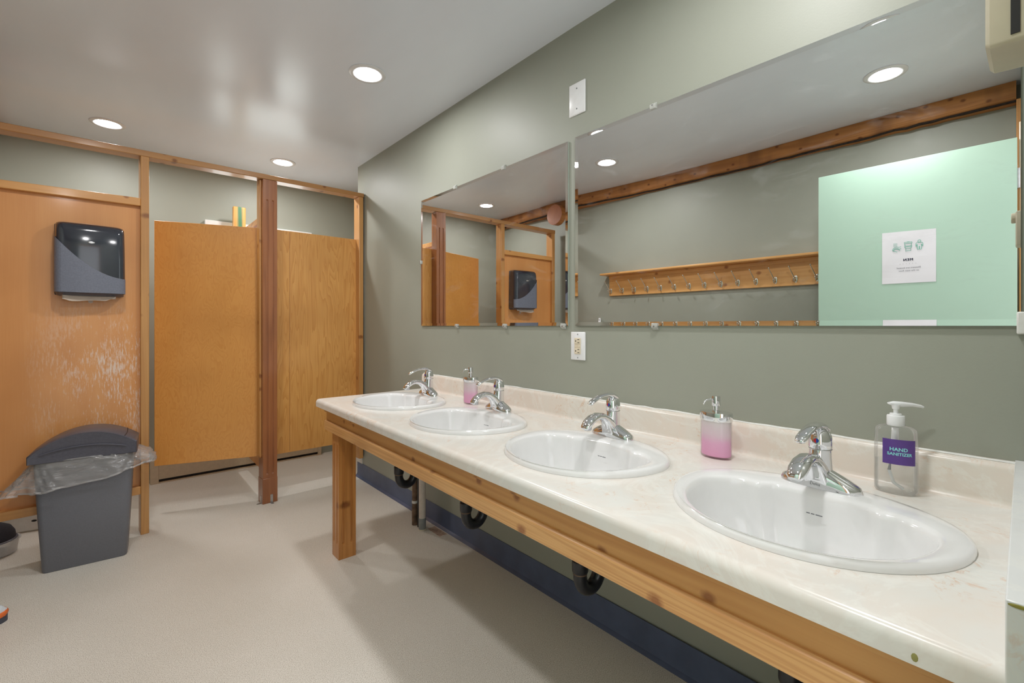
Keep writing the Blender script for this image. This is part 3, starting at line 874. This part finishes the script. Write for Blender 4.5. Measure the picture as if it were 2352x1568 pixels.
slabs = ['white oval drop-in sink nearest the camera, with the front of its faucet towards us',
         'white oval drop-in sink second from the near end, left of the nearer pink soap',
         'white oval drop-in sink third from the near end, before the far pink soap',
         'white oval drop-in sink at the far end of the countertop, by the stall doors']
for i, (x, y) in enumerate(SINKS):
    o = sk0 if i == 0 else copy_tree(sk0)
    o.location = (x, y, CZ)
    o['label'] = slabs[i]; o['category'] = 'sink'; o['group'] = 'drop-in sinks in the countertop'

# ------------------------------------------------------------------ faucets (local: -x is towards the room, y along the wall)
def make_faucet():
    r = empty('faucet', (0, 0, 0), SROT)
    # base: long low bar with rounded ends rising to the middle
    R = []
    for i in range(27):
        y = -.084 + .168 * i / 26
        q = abs(y) / .084
        w = .0295 * (max(0, 1 - q ** 5)) ** .5 * (1 - .16 * q) + .0004
        hgt = (.0215 + .030 * max(0, 1 - (abs(y) / .070)) ** 1.1) * (max(0, 1 - q ** 6)) ** .5 + .0015
        pts = []
        for k in range(17):
            a = pi * k / 16
            pts.append((w * cos(a), y, .0008 + hgt * sin(a) ** .75))
        R.append(pts)
    bs = part('base', MB().rings(R, close=True), M['chrome'], r, world=False, smooth=50)
    # body column leaning a little back
    prof = [(.0300, .030, .0, .002), (.0285, .027, .0, .020), (.0255, .0245, .001, .045), (.0235, .0225, .002, .070), (.0225, .0220, .003, .086)]
    part('body', MB().rings([[(cx + a * cos(2 * pi * j / 32), b * sin(2 * pi * j / 32), z) for j in range(32)] for a, b, cx, z in prof]), M['chrome'], r, world=False, smooth=50)
    # spout
    P = [(-.004, 0, .022), (-.016, 0, .040), (-.034, 0, .060), (-.056, 0, .0735), (-.080, 0, .0775), (-.102, 0, .0730), (-.121, 0, .0625), (-.136, 0, .0490), (-.140, 0, .0445)]
    rad = [(.026, .024), (.0235, .022), (.0205, .0165), (.0190, .0125), (.0190, .0115), (.0200, .0115), (.0205, .0115), (.0175, .0090), (.0135, .006)]
    sp = part('spout', MB().tube(P, rad, 22, up=(0, 0, 1)), M['chrome'], r, world=False, smooth=60)
    part('aerator', MB().lathe([(.0115, 0), (.0125, .003), (.0125, .016), (.010, .018)], c=(-.1235, 0, .0385), n=22), M['steel'], sp, world=False)
    # wedge under the spout, flat polished front
    def wedge(y): return y
    W_ = [[(-.026, -.026, .0), (-.026, .026, .0), (.0, .028, .0), (.0, -.028, .0)],
          [(-.030, -.0215, .022), (-.030, .0215, .022), (.0, .024, .022), (.0, -.024, .022)],
          [(-.040, -.0165, .048), (-.040, .0165, .048), (-.01, .019, .048), (-.01, -.019, .048)],
          [(-.050, -.012, .064), (-.050, .012, .064), (-.02, .014, .064), (-.02, -.014, .064)]]
    part('front_skirt', MB().rings(W_), M['chrome'], r, world=False, bevel=.003, smooth=30)
    # cap and lever
    cap = part('cap', MB().lathe([(.0225, .088), (.0240, .092), (.0240, .104), (.0228, .116), (.0190, .127), (.0120, .134), (.004, .1365)], c=(.003, 0, 0), n=30), M['chrome'], r, world=False, smooth=55)
    LP = [(.018, 0, .118), (.006, 0, .1335), (-.012, 0, .1420), (-.034, 0, .1440), (-.058, 0, .1415), (-.082, 0, .1350), (-.102, 0, .1265), (-.112, 0, .1200), (-.114, 0, .118)]
    LR = [(.014, .008), (.0195, .010), (.0185, .0085), (.0155, .0062), (.0132, .0052), (.0128, .0052), (.0130, .0056), (.0105, .0050), (.006, .003)]
    lv = part('lever', MB().tube(LP, LR, 18), M['chrome'], r, world=False, smooth=60)
    # hot and cold dot on the front of the cap
    def half(sg):
        m = MB()
        pts = [(0, 0)] + [(.0052 * cos(radians(a)), .0052 * sin(radians(a))) for a in range(-90, 91, 18)]
        vs = [(-.0217, sg * p[0], .1085 + p[1]) for p in pts] + [(-.0225, sg * p[0], .1085 + p[1]) for p in pts]
        n = len(pts)
        m.add(vs, [tuple(range(n)), tuple(range(n, 2 * n))] + [(i, (i + 1) % n, n + (i + 1) % n, n + i) for i in range(n)])
        return m
    part('hot_mark', half(1), M['red'], cap, world=False, smooth=0, label='red half of the temperature dot')
    part('cold_mark', half(-1), M['blue'], cap, world=False, smooth=0, label='blue half of the temperature dot')
    part('seam_ring', MB().lathe([(.0232, .0862), (.0236, .0874), (.0232, .0886)], c=(.003, 0, 0), n=30, cap0=False, cap1=False), M['steel'], r, world=False)
    part('button', MB().lathe([(.0050, 0), (.0050, .0015), (.0035, .003), (.0008, .0036)], n=16, ey=1.3), M['chrome'], r, world=False).matrix_local = Matrix.Translation((-.0298, -.006, .026)) @ Matrix.Rotation(radians(-90 - 9), 4, 'Y')
    return r
FAUCETS = [(1.238, .338), (1.266, .946), (1.279, 1.568), (1.277, 2.160)]
fl = ['chrome single-lever faucet on the nearest sink, its spout pointing at the camera',
      'chrome single-lever faucet on the second sink from the near end',
      'chrome single-lever faucet in front of the far pink soap bottle',
      'chrome single-lever faucet on the farthest sink, against the green wall']
f0 = make_faucet()
for i, (x, y) in enumerate(FAUCETS):
    o = f0 if i == 0 else copy_tree(f0)
    o.location = (x, y, CZ + .0135)
    o.rotation_euler = (0, 0, (-.06, -.03, -.02, -.02)[i])
    o['label'] = fl[i]; o['category'] = 'faucet'; o['group'] = 'faucets on the sinks'
text_part('lettering', 'Delta', .0095, M['sleeve'], f0, (-.0300, .000, .0110), (0, -1, 0), (-.17, 0, .985), depth=.0006, bold=-.0001, label='small grey maker name on the skirt')

# ------------------------------------------------------------------ drain traps and floor pipes
def make_trap():
    r = empty('drain_trap', (0, 0, 0))
    part('tailpipe', MB().tube([(0, 0, .565), (0, 0, .36)], .0185, 18), M['abs'], r, world=False)
    part('slip_nut', MB().lathe([(.0235, .345), (.0255, .349), (.0255, .381), (.0225, .385)], n=20), M['abs'], r, world=False)
    U = [(0, 0, .36)]
    for i in range(13):
        a = pi + pi * i / 12
        U.append((.042 + .042 * cos(a), -.008 * i / 12, .33 + .048 * sin(a)))
    U += [(.084, -.008, .40), (.088, -.008, .425), (.10, -.008, .445), (.125, -.008, .455), (.335, -.008, .462)]
    part('u_bend', MB().tube(U, .0215, 18, up=(0, 1, 0)), M['abs'], r, world=False, smooth=60)
    part('slip_nut', MB().lathe([(.0235, .385), (.0262, .389), (.0262, .412), (.0235, .416)], c=(.084, -.008, 0), n=20), M['abs'], r, world=False)
    part('bend_seam', MB().lathe([(.0220, .340), (.0228, .3425), (.0220, .345)], n=20, cap0=False, cap1=False), M['rust'], r, world=False)
    return r
t0 = make_trap()
tl = ['black plastic drain trap below the apron at the bottom edge, under the nearest sink',
      'black plastic drain trap hanging below the apron under the second sink from the near end',
      'black plastic drain trap hanging below the apron, right of the white floor pipe',
      'black plastic drain trap hanging below the apron, between the pine leg and the brown pipe']
for i, ((x, y), dz) in enumerate(zip([(1.10, .352), (1.10, .945), (1.103, 1.565), (1.118, 2.188)], (0, 0, 0, 0))):
    o = t0 if i == 0 else copy_tree(t0)
    o.location = (x, y, 0.062)
    o['label'] = tl[i]; o['category'] = 'drain trap'; o['group'] = 'drain traps under the sinks'
bp = empty('floor_pipe', (1.345, 2.432, 0), 0, 'rusty brown supply pipe rising from the floor beside the white pipe', 'pipe')
part('pipe', MB().lathe([(.0165, 0), (.0165, .10), (.0155, .101), (.0155, .30)], n=18), M['rust'], bp, world=False)
part('tape_band', MB().lathe([(.0164, .128), (.0168, .129), (.0168, .142), (.0164, .143)], n=18), M['caulk'], bp, world=False)
part('coupling', MB().lathe([(.0185, .26), (.0195, .263), (.0195, .278), (.0175, .282)], n=18), M['rust'], bp, world=False)
part('fitting', MB().lathe([(.012, .30), (.012, .34), (.015, .342), (.015, .365), (.010, .37), (.010, .62)], n=18), M['abs'], bp, world=False)
kp = empty('floor_pipe', (1.350, 2.388, 0), 0, 'thin dark iron pipe squeezed between the brown and white pipes', 'pipe')
part('pipe', MB().lathe([(.0105, 0), (.0105, .62)], n=16), M['abs'], kp, world=False)
wp = empty('floor_pipe', (1.345, 2.344, 0), 0, 'white plastic drain pipe with a grey sleeve at the floor', 'pipe')
part('pipe', MB().lathe([(.0195, .055), (.0195, .62)], n=22), M['pvc'], wp, world=False)
part('sleeve', MB().lathe([(.0200, .004), (.0212, .006), (.0212, .066), (.0198, .068)], n=22), M['sleeve'], wp, world=False, label='grey sleeve')
part('floor_ring', MB().lathe([(.0215, 0), (.0215, .006)], n=22), M['ivory'], wp, world=False)
fp = tag(part('floor_patch', MB().box(1.372, 1.42, 2.20, 2.33, .0, .0015), plain('torn_vinyl', srgb(176, 152, 136), .7, var=.12, scale=60), smooth=0),
         'torn reddish patch in the floor vinyl behind the white pipe', 'floor patch')

# ------------------------------------------------------------------ soap bottles and sanitizer
def make_soap():
    r = empty('soap_dispenser', (0, 0, 0))
    ex, ey = .030, .0445
    part('glass', MB().lathe([(.92, .0003), (1.0, .004), (1.0, .108), (.97, .111)], n=40, ex=ex, ey=ey), M['glass'], r, world=False)
    part('soap_liquid', MB().lathe([(.88, .0055), (.955, .008), (.955, .1085)], n=40, ex=ex, ey=ey), M['soap'], r, world=False, label='pink soap paling to foam at the top')
    part('lid', MB().lathe([(1.03, .108), (1.06, .110), (1.06, .129), (1.03, .1325), (.6, .1338), (.3, .1342)], n=40, ex=ex, ey=ey), M['chrome'], r, world=False, smooth=40)
    pmp = part('pump', MB().lathe([(.011, .134), (.011, .137), (.0078, .138), (.0078, .150), (.0118, .1505), (.0122, .152), (.0122, .176), (.0112, .179), (.004, .180)], n=24), M['chrome'], r, world=False, smooth=40)
    part('nozzle', MB().tube([(-.008, .004, .1695), (-.018, .011, .1695), (-.026, .0165, .167), (-.031, .020, .161), (-.033, .0215, .154)], [.0030, .0030, .0030, .0028, .0026], 12), M['chrome'], pmp, world=False)
    return r
so = make_soap()
so.location = (1.338, .628, CZ); so.rotation_euler = (0, 0, 0)
tag(so, 'pink soap dispenser with chrome pump between the two nearest sinks', 'soap dispenser', 'pink soap dispensers')
so2 = copy_tree(so); so2.location = (1.338, 1.858, CZ); so2.rotation_euler = (0, 0, 0)
tag(so2, 'pink soap dispenser with chrome pump behind the third faucet, near the far end', 'soap dispenser', 'pink soap dispensers')

sn = empty('hand_sanitizer', (1.368, .222, CZ), radians(6), 'clear half-full pump bottle of hand sanitizer with purple label, at the near end', 'sanitizer bottle')
ex, ey = .0250, .0400
part('bottle', MB().lathe([(.90, .0004), (.99, .006), (1.0, .012), (.985, .135), (.96, .146), (.80, .1525), (.46, .1555), (.42, .160)], n=44, ex=ex, ey=ey, cap1=False), M['bottle'], sn, world=False, smooth=60)
part('gel', MB().lathe([(.86, .004), (.945, .009), (.95, .014), (.945, .074)], n=44, ex=ex, ey=ey), M['gel'], sn, world=False)
part('dip_tube', MB().tube([(0, .004, .150), (0, .006, .10), (0, .012, .05), (0, .004, .022), (0, -.014, .010)], .0035, 10), M['white_plastic'], sn, world=False)
part('tube_collar', MB().lathe([(.005, .120), (.006, .122), (.006, .150)], n=16), M['white_plastic'], sn, world=False)
cl = part('collar', MB().lathe([(.0160, .155), (.0168, .157), (.0168, .176), (.0160, .178), (.0112, .1785), (.0112, .1815), (.0105, .183)], n=32), M['white_plastic'], sn, world=False, smooth=40)
part('stem', MB().lathe([(.0045, .183), (.0045, .192), (.0068, .193), (.0085, .203)], n=20), M['white_plastic'], sn, world=False)
part('pump_head', MB().tube([(-.006, .012, .2055), (.0, .004, .2045), (.010, -.010, .2035), (.024, -.028, .2025), (.034, -.042, .1995), (.037, -.046, .1975)],
     [(.0058, .0022), (.0085, .0058), (.0075, .0058), (.0055, .0042), (.0045, .0034), (.004, .0026)], 14), M['white_plastic'], sn, world=False, smooth=60)
A0 = 148.0
def lab_wrap(x, y, k=1.010):
    # x runs to the viewer's right (towards -y), wrapped round the oval wall
    s = x / .0400
    a = pi + .22 + s * 1.05
    return (ex * k * .99 * cos(a), ey * k * .99 * sin(a), .098 + y)
def label_mesh():
    rows = []
    for i in range(17):
        x = -.031 + .062 * i / 16
        rows.append([lab_wrap(x, -.0285), lab_wrap(x, .0285)])
    return MB().rings(rows, close=False, cap0=False, cap1=False)
lb = part('label', label_mesh(), M['purple'], sn, world=False, smooth=60, label='purple printed label')
text_part('lettering', 'HAND', .0108, M['cyan_ink'], lb, (0, 0, 0), (1, 0, 0), (0, 1, 0), bold=.0003, wrap=lambda x, y: lab_wrap(x - .002, y + .0058, 1.022))
text_part('lettering', 'SANITIZER', .0092, M['cyan_ink'], lb, (0, 0, 0), (1, 0, 0), (0, 1, 0), bold=.0003, wrap=lambda x, y: lab_wrap(x, y - .0048, 1.022))

# ------------------------------------------------------------------ mirrors
def make_mirror(name, y0, y1, z0, z1, yaw, gap, label):
    """bevelled frameless mirror; local frame: y along the wall, x out of the wall is negative"""
    r = empty(name, (WX(y0) - .0008, y0, (z0 + z1) / 2), yaw, label, 'mirror', 'frameless mirrors over the sinks')
    w = y1 - y0; h = (z1 - z0) / 2
    t, bw, bd = .006, .0145, -.00108
    x0 = -gap - t
    O = [(0, -h), (w, -h), (w, h), (0, h)]
    bl = bw if y0 > 1 else 0.0
    I = [(bl, -h + bw), (w - bw, -h + bw), (w - bw, h - bw), (bl, h - bw)]
    part('mirror_glass', MB().add([(x0, p[0], p[1]) for p in I], [(0, 1, 2, 3)]), M['mirror'], r, world=False, smooth=0)
    for k in range(4 if bl else 3):
        j = (k + 1) % 4
        part('bevel', MB().add([(x0 + bd, *O[k]), (x0 + bd, *O[j]), (x0, *I[j]), (x0, *I[k])], [(0, 1, 2, 3)]), M['mirror'], r, world=False, smooth=0)
    part('backing', MB().box(x0 + .0006, -gap + .0005, 0, w, -h, h), M['glass_edge'], r, world=False, smooth=0)
    return r, x0, h
m1, x1m, h1 = make_mirror('wall_mirror', 1.3094, 2.5325, H, 1.9516, 0.0, .0, 'smaller frameless wall mirror at the far end, reflecting the stalls and towel dispenser')
m2, x2m, h2 = make_mirror('wall_mirror', .030, 1.2685, H, 1.9555, .014, .001, 'wide frameless wall mirror at the near end, reflecting the coat hooks and mint door')
def clip(parent, x0, y, z, side):
    """clear plastic clip hooked over the mirror edge, with its screw"""
    w = .011
    mb = MB()
    if side in ('top', 'bottom'):
        s = 1 if side == 'top' else -1
        mb.prism([(x0 - .007, z - s * .010), (x0 - .009, z), (x0 - .008, z + s * .006), (-.002, z + s * .014), (-.0005, z + s * .014), (-.0005, z + s * .0008), (x0 - .001, z + s * .0008), (x0 - .001, z - s * .010)], 'y', y - w, y + w)
        sp_ = (x0 - .0095, y, z + s * .002)
    else:
        mb.box(x0 - .008, x0 - .001, y - .004, y + .009, z - w, z + w).box(x0 - .008, 0, y + .0005, y + .011, z - w, z + w)
        sp_ = (x0 - .0085, y + .006, z)
    c = part('mirror_clip', mb, M['clip'], parent, world=False, bevel=.002)
    part('screw', MB().tube([(sp_[0], sp_[1], sp_[2]), (sp_[0] + .003, sp_[1], sp_[2])], .003, 12), M['steel'], c, world=False)
for y, s in ((2.156, 'top'), (1.733, 'top'), (2.139, 'bottom'), (1.723, 'bottom'), (1.335, 'bottom')):
    clip(m1, x1m, y - 1.3094, h1 if s == 'top' else -h1, s)
clip(m1, x1m, 1.2231, .007, 'side')
for y, s in ((.906, 'top'), (.900, 'bottom')):
    clip(m2, x2m, y - .03, h2 if s == 'top' else -h2, s)
part('corner_clip', MB().box(x2m - .010, 0, -.008, .006, -h2 - .018, -h2 + .03), M['caulk'], m2, world=False, bevel=.003, label='white caulked corner clip')

# ------------------------------------------------------------------ wall plates
pl = empty('blank_wall_plate', (D, 1.262, 2.116), 0, 'blank white wall plate with two screws, high above the gap between the mirrors', 'wall plate')
def plate(mb, h, w): return mb.rings([[(x, p[0], p[1]) for p in rrect(-w + i, w - i, -h + i, h - i, .003, 3)] for x, i in ((-.0003, 0), (-.003, 0), (-.0052, .003))])
part('plate', plate(MB(), .0665, .0435), M['white_plastic'], pl, world=False, smooth=30)
for z in (-.042, .042):
    part('screw', MB().tube([(-.0050, 0, z), (-.0066, 0, z)], .0032, 14), M['sleeve'], pl, world=False)
ol = empty('wall_outlet', (D, 1.257, 1.0915), 0, 'white wall outlet plate with ivory safety receptacle below the gap between the mirrors', 'outlet')
part('plate', plate(MB(), .0580, .0385), M['white_plastic'], ol, world=False, smooth=30)
for z in (-.042, .042):
    part('screw', MB().tube([(-.0050, 0, z * 1.15), (-.0062, 0, z * 1.15)], .0026, 14), M['sleeve'], ol, world=False)
rc = part('receptacle', MB().box(-.0075, -.004, -.0165, .0165, -.0335, .0335), M['ivory'], ol, world=False, bevel=.0015, label='ivory receptacle')
for z in (-.0205, .0205):
    part('socket_face', MB().box(-.0092, -.007, -.0160, .0160, z - .0118, z + .0118), M['ivory'], rc, world=False, bevel=.0012)
    for dz in (-.0065, .0065):
        part('slot', MB().box(-.0096, -.0088, -.0115, -.0025, z + dz - .0012, z + dz + .0012), M['black'], rc, world=False, smooth=0)
    part('ground_hole', MB().box(-.0096, -.0088, .0055, .0100, z - .0024, z + .0024), M['black'], rc, world=False, smooth=0)
for y in (-.0078, .0072):
    part('test_button', MB().box(-.0088, -.007, y - .0062, y + .0062, -.0062, .0062), M['ivory'], rc, world=False, bevel=.0008)

# ------------------------------------------------------------------ thermostat on the doorway wall
th = empty('thermostat', (.660, 0, 1.497), 0, 'taupe line-voltage thermostat with vent slots on the wall by the doorway, at the right edge', 'thermostat')
part('wall_plate', MB().box(-.042, .042, .0005, .010, -.064, .060), M['white_plastic'], th, world=False, bevel=.002, label='white mounting plate')
tbody = part('body', MB().rings([[(p[0], y, p[1]) for p in rrect(-.036 + i, .036 - i, -.061 + i, .055 - i, .004, 3)] for y, i in ((.010, 0), (.0325, .001), (.0355, .004))]), M['therm'], th, world=False, smooth=30)
for sx in (-1, 1):
    for z0, z1 in ((-.054, -.022), (-.010, .022)):
        part('vent_slot', MB().box(sx * .0362 - .0006, sx * .0362 + .0006, .013, .019, z0, z1), M['black'], tbody, world=False, smooth=0)
part('knob', MB().lathe([(.017, 0), (.017, .008), (.015, .010), (.003, .0105)], n=28), M['therm'], th, world=False).matrix_local = Matrix.Translation((0, .0355, .036)) @ Matrix.Rotation(radians(-90), 4, 'X')

# ------------------------------------------------------------------ opposite wall: log plate, log end, corner post, coat rack
lg = []
rl = random.Random(11)
for y, x in ((.03, -.545), (.35, -.548), (.62, -.552), (.95, -.568), (1.25, -.582), (1.7, -.584), (2.1, -.578), (2.5, -.545), (2.84, -.510), (3.25, -.492), (3.8, -.535), (4.35, -.55)):
    lg.append((y, x))
rows = []
for i in range(len(lg) - 1):
    (ya, xa), (yb, xb) = lg[i], lg[i + 1]
    for k in range(5):
        f = k / 5
        y = ya + (yb - ya) * f; x = xa + (xb - xa) * f
        j = rl.uniform(-.003, .003)
        zb = 2.324 + rl.uniform(-.003, .004)
        rows.append([(x, y, CEIL - .001), (x + .006 + j, y, 2.395), (x + .004 + j, y, 2.36), (x - .004, y, 2.338 + j), (x - .020, y, zb), (XL + .0005, y, zb - .004), (XL + .0005, y, CEIL - .001)])
lp = tag(part('log_plate', MB().rings(rows), M['log'], smooth=50), 'rough brown log running along the top of the wall with the coat rack', 'log')
le = empty('cross_log', (-.43, 3.185, 2.283), 0, 'sawn-off round log end sticking out of the wall above the stall corner', 'log')
part('log_body', MB().tube([(-.486, 3.185, 2.283), (-.46, 3.185, 2.283), (-.425, 3.185, 2.283)], .102, 28, up=(0, 0, 1)), M['log_x'], le, smooth=60)
part('sawn_end', MB().tube([(-.4252, 3.185, 2.283), (-.4225, 3.185, 2.283)], [.101, .099], 28), M['log_end'], le, smooth=30, label='reddish sawn end face')
tag(part('corner_post', MB().box(XL + .001, -.565, 3.10, 3.168, 0, 2.18), M['stud'], bevel=.006), 'slim pine post under the log end, between coat rack wall and stall', 'post')
tag(part('corner_post', MB().box(XL + .001, -.545, .002, .030, 0, 2.33), M['jamb'], bevel=.004), 'worn pine post in the corner behind the mint door', 'post')

part('shadow_gap_strip', MB().tube([(r_[4][0] + .006, r_[4][1], r_[4][2] - .001) for r_ in rows], [(.012, .0045 + .003 * rl.random()) for _ in rows], 8), plain('dark_gap_shade', srgb(46, 34, 26), .85, var=.2, scale=60, bump=.4), lp, world=False, label='dark strip standing in for the shadow gap along the underside')  # dark brown tube imitates the shaded gap below the log
ck = empty('coat_rack', (XL, 1.62, 1.55), 0, 'long knotty pine coat rack with a top shelf on the wall opposite the mirrors', 'coat rack')
part('back_board', MB().box(XL + .0005, XL + .020, .70, 2.56, 1.449, 1.632), M['rack'], ck, bevel=.003)
part('shelf', MB().box(XL + .0005, XL + .125, .68, 2.592, 1.632, 1.650), M['rack'], ck, bevel=.005)
part('cleat', MB().box(XL + .020, XL + .034, .70, 2.555, 1.604, 1.632), M['rack'], ck, bevel=.003)
hx = XL + .020
def make_hook():
    pts_up = [(.004, 0, .004), (.016, .002, .004), (.026, .006, .014), (.034, .012, .034), (.044, .018, .052), (.054, .020, .064)]
    pts_dn = [(.004, 0, -.006), (.014, 0, -.016), (.026, 0, -.020), (.036, 0, -.014), (.040, 0, -.004)]
    mb = MB()
    mb.rings([[(x, .0095 * cos(2 * pi * j / 18) * k, -.004 + .0215 * sin(2 * pi * j / 18) * k) for j in range(18)] for x, k in ((.0, 1), (.002, 1), (.0035, .8))])
    mb.tube(pts_up, [.0036, .0034, .0030, .0027, .0025, .0025], 8)
    mb.tube(pts_dn, [.0036, .0032, .0028, .0026, .0026], 8)
    mb.lathe([(.0012, -.005), (.0045, -.003), (.0052, 0), (.0042, .003), (.0012, .0045)], c=(.055, .020, .066), n=10)
    mb.lathe([(.0012, -.005), (.0042, -.003), (.0048, 0), (.0040, .003), (.0012, .0045)], c=(.040, 0, -.001), n=10)
    return mb
hk0 = part('hook', make_hook(), M['hook'], ck, world=False, smooth=50)
for i in range(15):
    y = 2.540 - .1252 * i
    h = hk0 if i == 0 else hk0.copy()
    if i: COL.objects.link(h); h.parent = ck
    h.location = (.020, y - 1.62, 1.497 - 1.55); h.scale = (1.15, 1.2, 1.2)
bh = empty('broom_handle', (-.50, 2.62, 0), 0, 'white broom handle leaning on the wall below the end of the coat rack', 'broom')
part('handle', MB().tube([(-.47, 2.60, .0), (-.5985, 2.668, 1.222), (-.5995, 2.6695, 1.248)], [.0125, .0125, .010], 16), M['white_plastic'], bh)
part('hanging_hole', MB().tube([(-.588, 2.664, 1.230), (-.586, 2.664, 1.230)], .004, 10), M['black'], bh)

# ------------------------------------------------------------------ mint door standing open, with its notice
dr = struct('door_1', MB().box(-.230, -.190, .028, .806, .012, 2.036), M['mint'], bevel=.002)
for z in (.25, 1.1, 1.85):
    part('hinge', MB().tube([(-.196, .0235, z - .045), (-.196, .0235, z + .045)], .006, 12).box(-.228, -.200, .0245, .0278, z - .045, z + .045), M['steel'], dr)
part('door_knob', MB().lathe([(.030, 0), (.030, .004), (.012, .008), (.011, .030), (.024, .040), (.027, .052), (.020, .062), (.004, .064)], n=24), M['hook'], dr).matrix_local = Matrix.Translation((-.190, .745, .96)) @ Matrix.Rotation(radians(90), 4, 'Y')
sg = empty('door_notice', (-.190, .4075, 1.531), 0, 'white paper notice reading MEN taped to the open mint door', 'notice')
# slightly curled sheet; local x is out of the door, y to the reader's right
sy, sz_ = .1065, .1345
rows = []
for i in range(9):
    z = -sz_ + 2 * sz_ * i / 8
    rows.append([(.0010 + .0012 * (1 - i / 8) ** 2 + .0004 * sin(i * 1.7 + j * .4), -sy + 2 * sy * j / 8, z + (.006 * j / 8 - .003 if i == 8 else 0)) for j in range(9)])
sh = part('sheet', MB().rings(rows, close=False, cap0=False, cap1=False), M['paper'], sg, world=False, smooth=0)
sh.modifiers.new('thickness', 'SOLIDIFY').thickness = .0004
PX = .0032
def ink(name, paths, mat, rad=.0011, label=None):
    mb = MB()
    for p in paths: mb.tube([(PX, a, b) for a, b in p], [(rad, .0003)] * len(p), 6, up=(1, 0, 0))
    return part(name, mb, mat, sg, world=False, smooth=0, label=label)
def circ(cx, cz, r, n=16): return [(cx + r * cos(2 * pi * i / n), cz + r * sin(2 * pi * i / n)) for i in range(n + 1)]
cz = .058
mx_ = -.0435      # man outline
man = [[(mx_ - .0085, cz + .0115), (mx_ - .0125, cz + .009), (mx_ - .0135, cz + .004), (mx_ - .0135, cz - .006), (mx_ - .012, cz - .008), (mx_ - .0105, cz - .006), (mx_ - .0095, cz + .003)],
       [(mx_ - .0085, cz + .0115), (mx_ + .0085, cz + .0115), (mx_ + .0125, cz + .009), (mx_ + .0135, cz + .004), (mx_ + .0135, cz - .006), (mx_ + .012, cz - .008), (mx_ + .0105, cz - .006), (mx_ + .0095, cz + .003)],
       [(mx_ - .0082, cz + .002), (mx_ - .0078, cz - .022), (mx_ - .005, cz - .0245), (mx_ - .001, cz - .0225), (mx_ - .0005, cz - .006)],
       [(mx_ + .0082, cz + .002), (mx_ + .0078, cz - .022), (mx_ + .005, cz - .0245), (mx_ + .001, cz - .0225), (mx_ + .0005, cz - .006)], circ(mx_, cz + .0185, .0058)]
ink('man_icon', man, M['teal_ink'], label='teal outline of a standing man')
tx = .0
toilet = [[(tx - .014, cz + .019), (tx + .014, cz + .019), (tx + .0155, cz + .0165), (tx + .014, cz + .0125), (tx - .014, cz + .0125), (tx - .0155, cz + .0165), (tx - .014, cz + .019)],
          [(tx - .0135, cz + .0125), (tx - .0120, cz - .001)], [(tx + .0135, cz + .0125), (tx + .0120, cz - .001)],
          [(tx - .0145, cz - .001), (tx + .0145, cz - .001), (tx + .0145, cz - .0055), (tx - .0145, cz - .0055), (tx - .0145, cz - .001)],
          [(tx - .0135, cz - .0055), (tx - .0105, cz - .0125), (tx - .005, cz - .0155), (tx + .005, cz - .0155), (tx + .0105, cz - .0125), (tx + .0135, cz - .0055)],
          [(tx - .0085, cz - .0155), (tx - .0110, cz - .026), (tx + .0110, cz - .026), (tx + .0085, cz - .0155)], [(tx - .005, cz + .0205), (tx + .005, cz + .0205)]]
ink('toilet_icon', toilet, M['teal_ink'], label='teal outline of a toilet')
hxx = .044
hands = [[(hxx - .016, cz - .002), (hxx - .006, cz - .003), (hxx + .003, cz - .0005), (hxx + .010, cz - .003), (hxx + .017, cz - .010), (hxx + .019, cz - .018), (hxx + .012, cz - .023), (hxx - .001, cz - .028)],
         [(hxx - .016, cz - .012), (hxx - .008, cz - .013), (hxx + .001, cz - .007), (hxx + .008, cz - .009), (hxx + .015, cz - .015)],
         [(hxx - .012, cz - .022), (hxx - .007, cz - .016), (hxx + .001, cz - .013), (hxx + .010, cz - .014), (hxx + .017, cz - .020)]]
for k in range(4):
    hands += [[(hxx + x, cz + .017 - .0045 * k), (hxx + x + .002, cz + .017 - .0045 * k)] for x in (.0, .0042, .0084, .0126)]
ink('hands_icon', hands, M['teal_ink'], label='teal outline of hands under running water')
ink('dot_row', [circ(-.03 + .0125 * i, -.0345, .0007, 6) for i in range(6)], M['grey_ink'], .0005)
text_part('lettering', 'MEN', .0175, M['navy_ink'], sg, (PX - .0006, .0, -.0145), (0, 1, 0), (0, 0, 1), bold=0, heavy=.0007, spacing=1.2, label='bold dark word MEN')
text_part('lettering', 'Showers are located', .0115, M['grey_ink'], sg, (PX - .0006, -.002, -.0555), (0, 1, 0), (0, 0, 1))
text_part('lettering', 'on the main floor', .0115, M['grey_ink'], sg, (PX - .0004, -.002, -.0705), (0, 1, 0), (0, 0, 1))
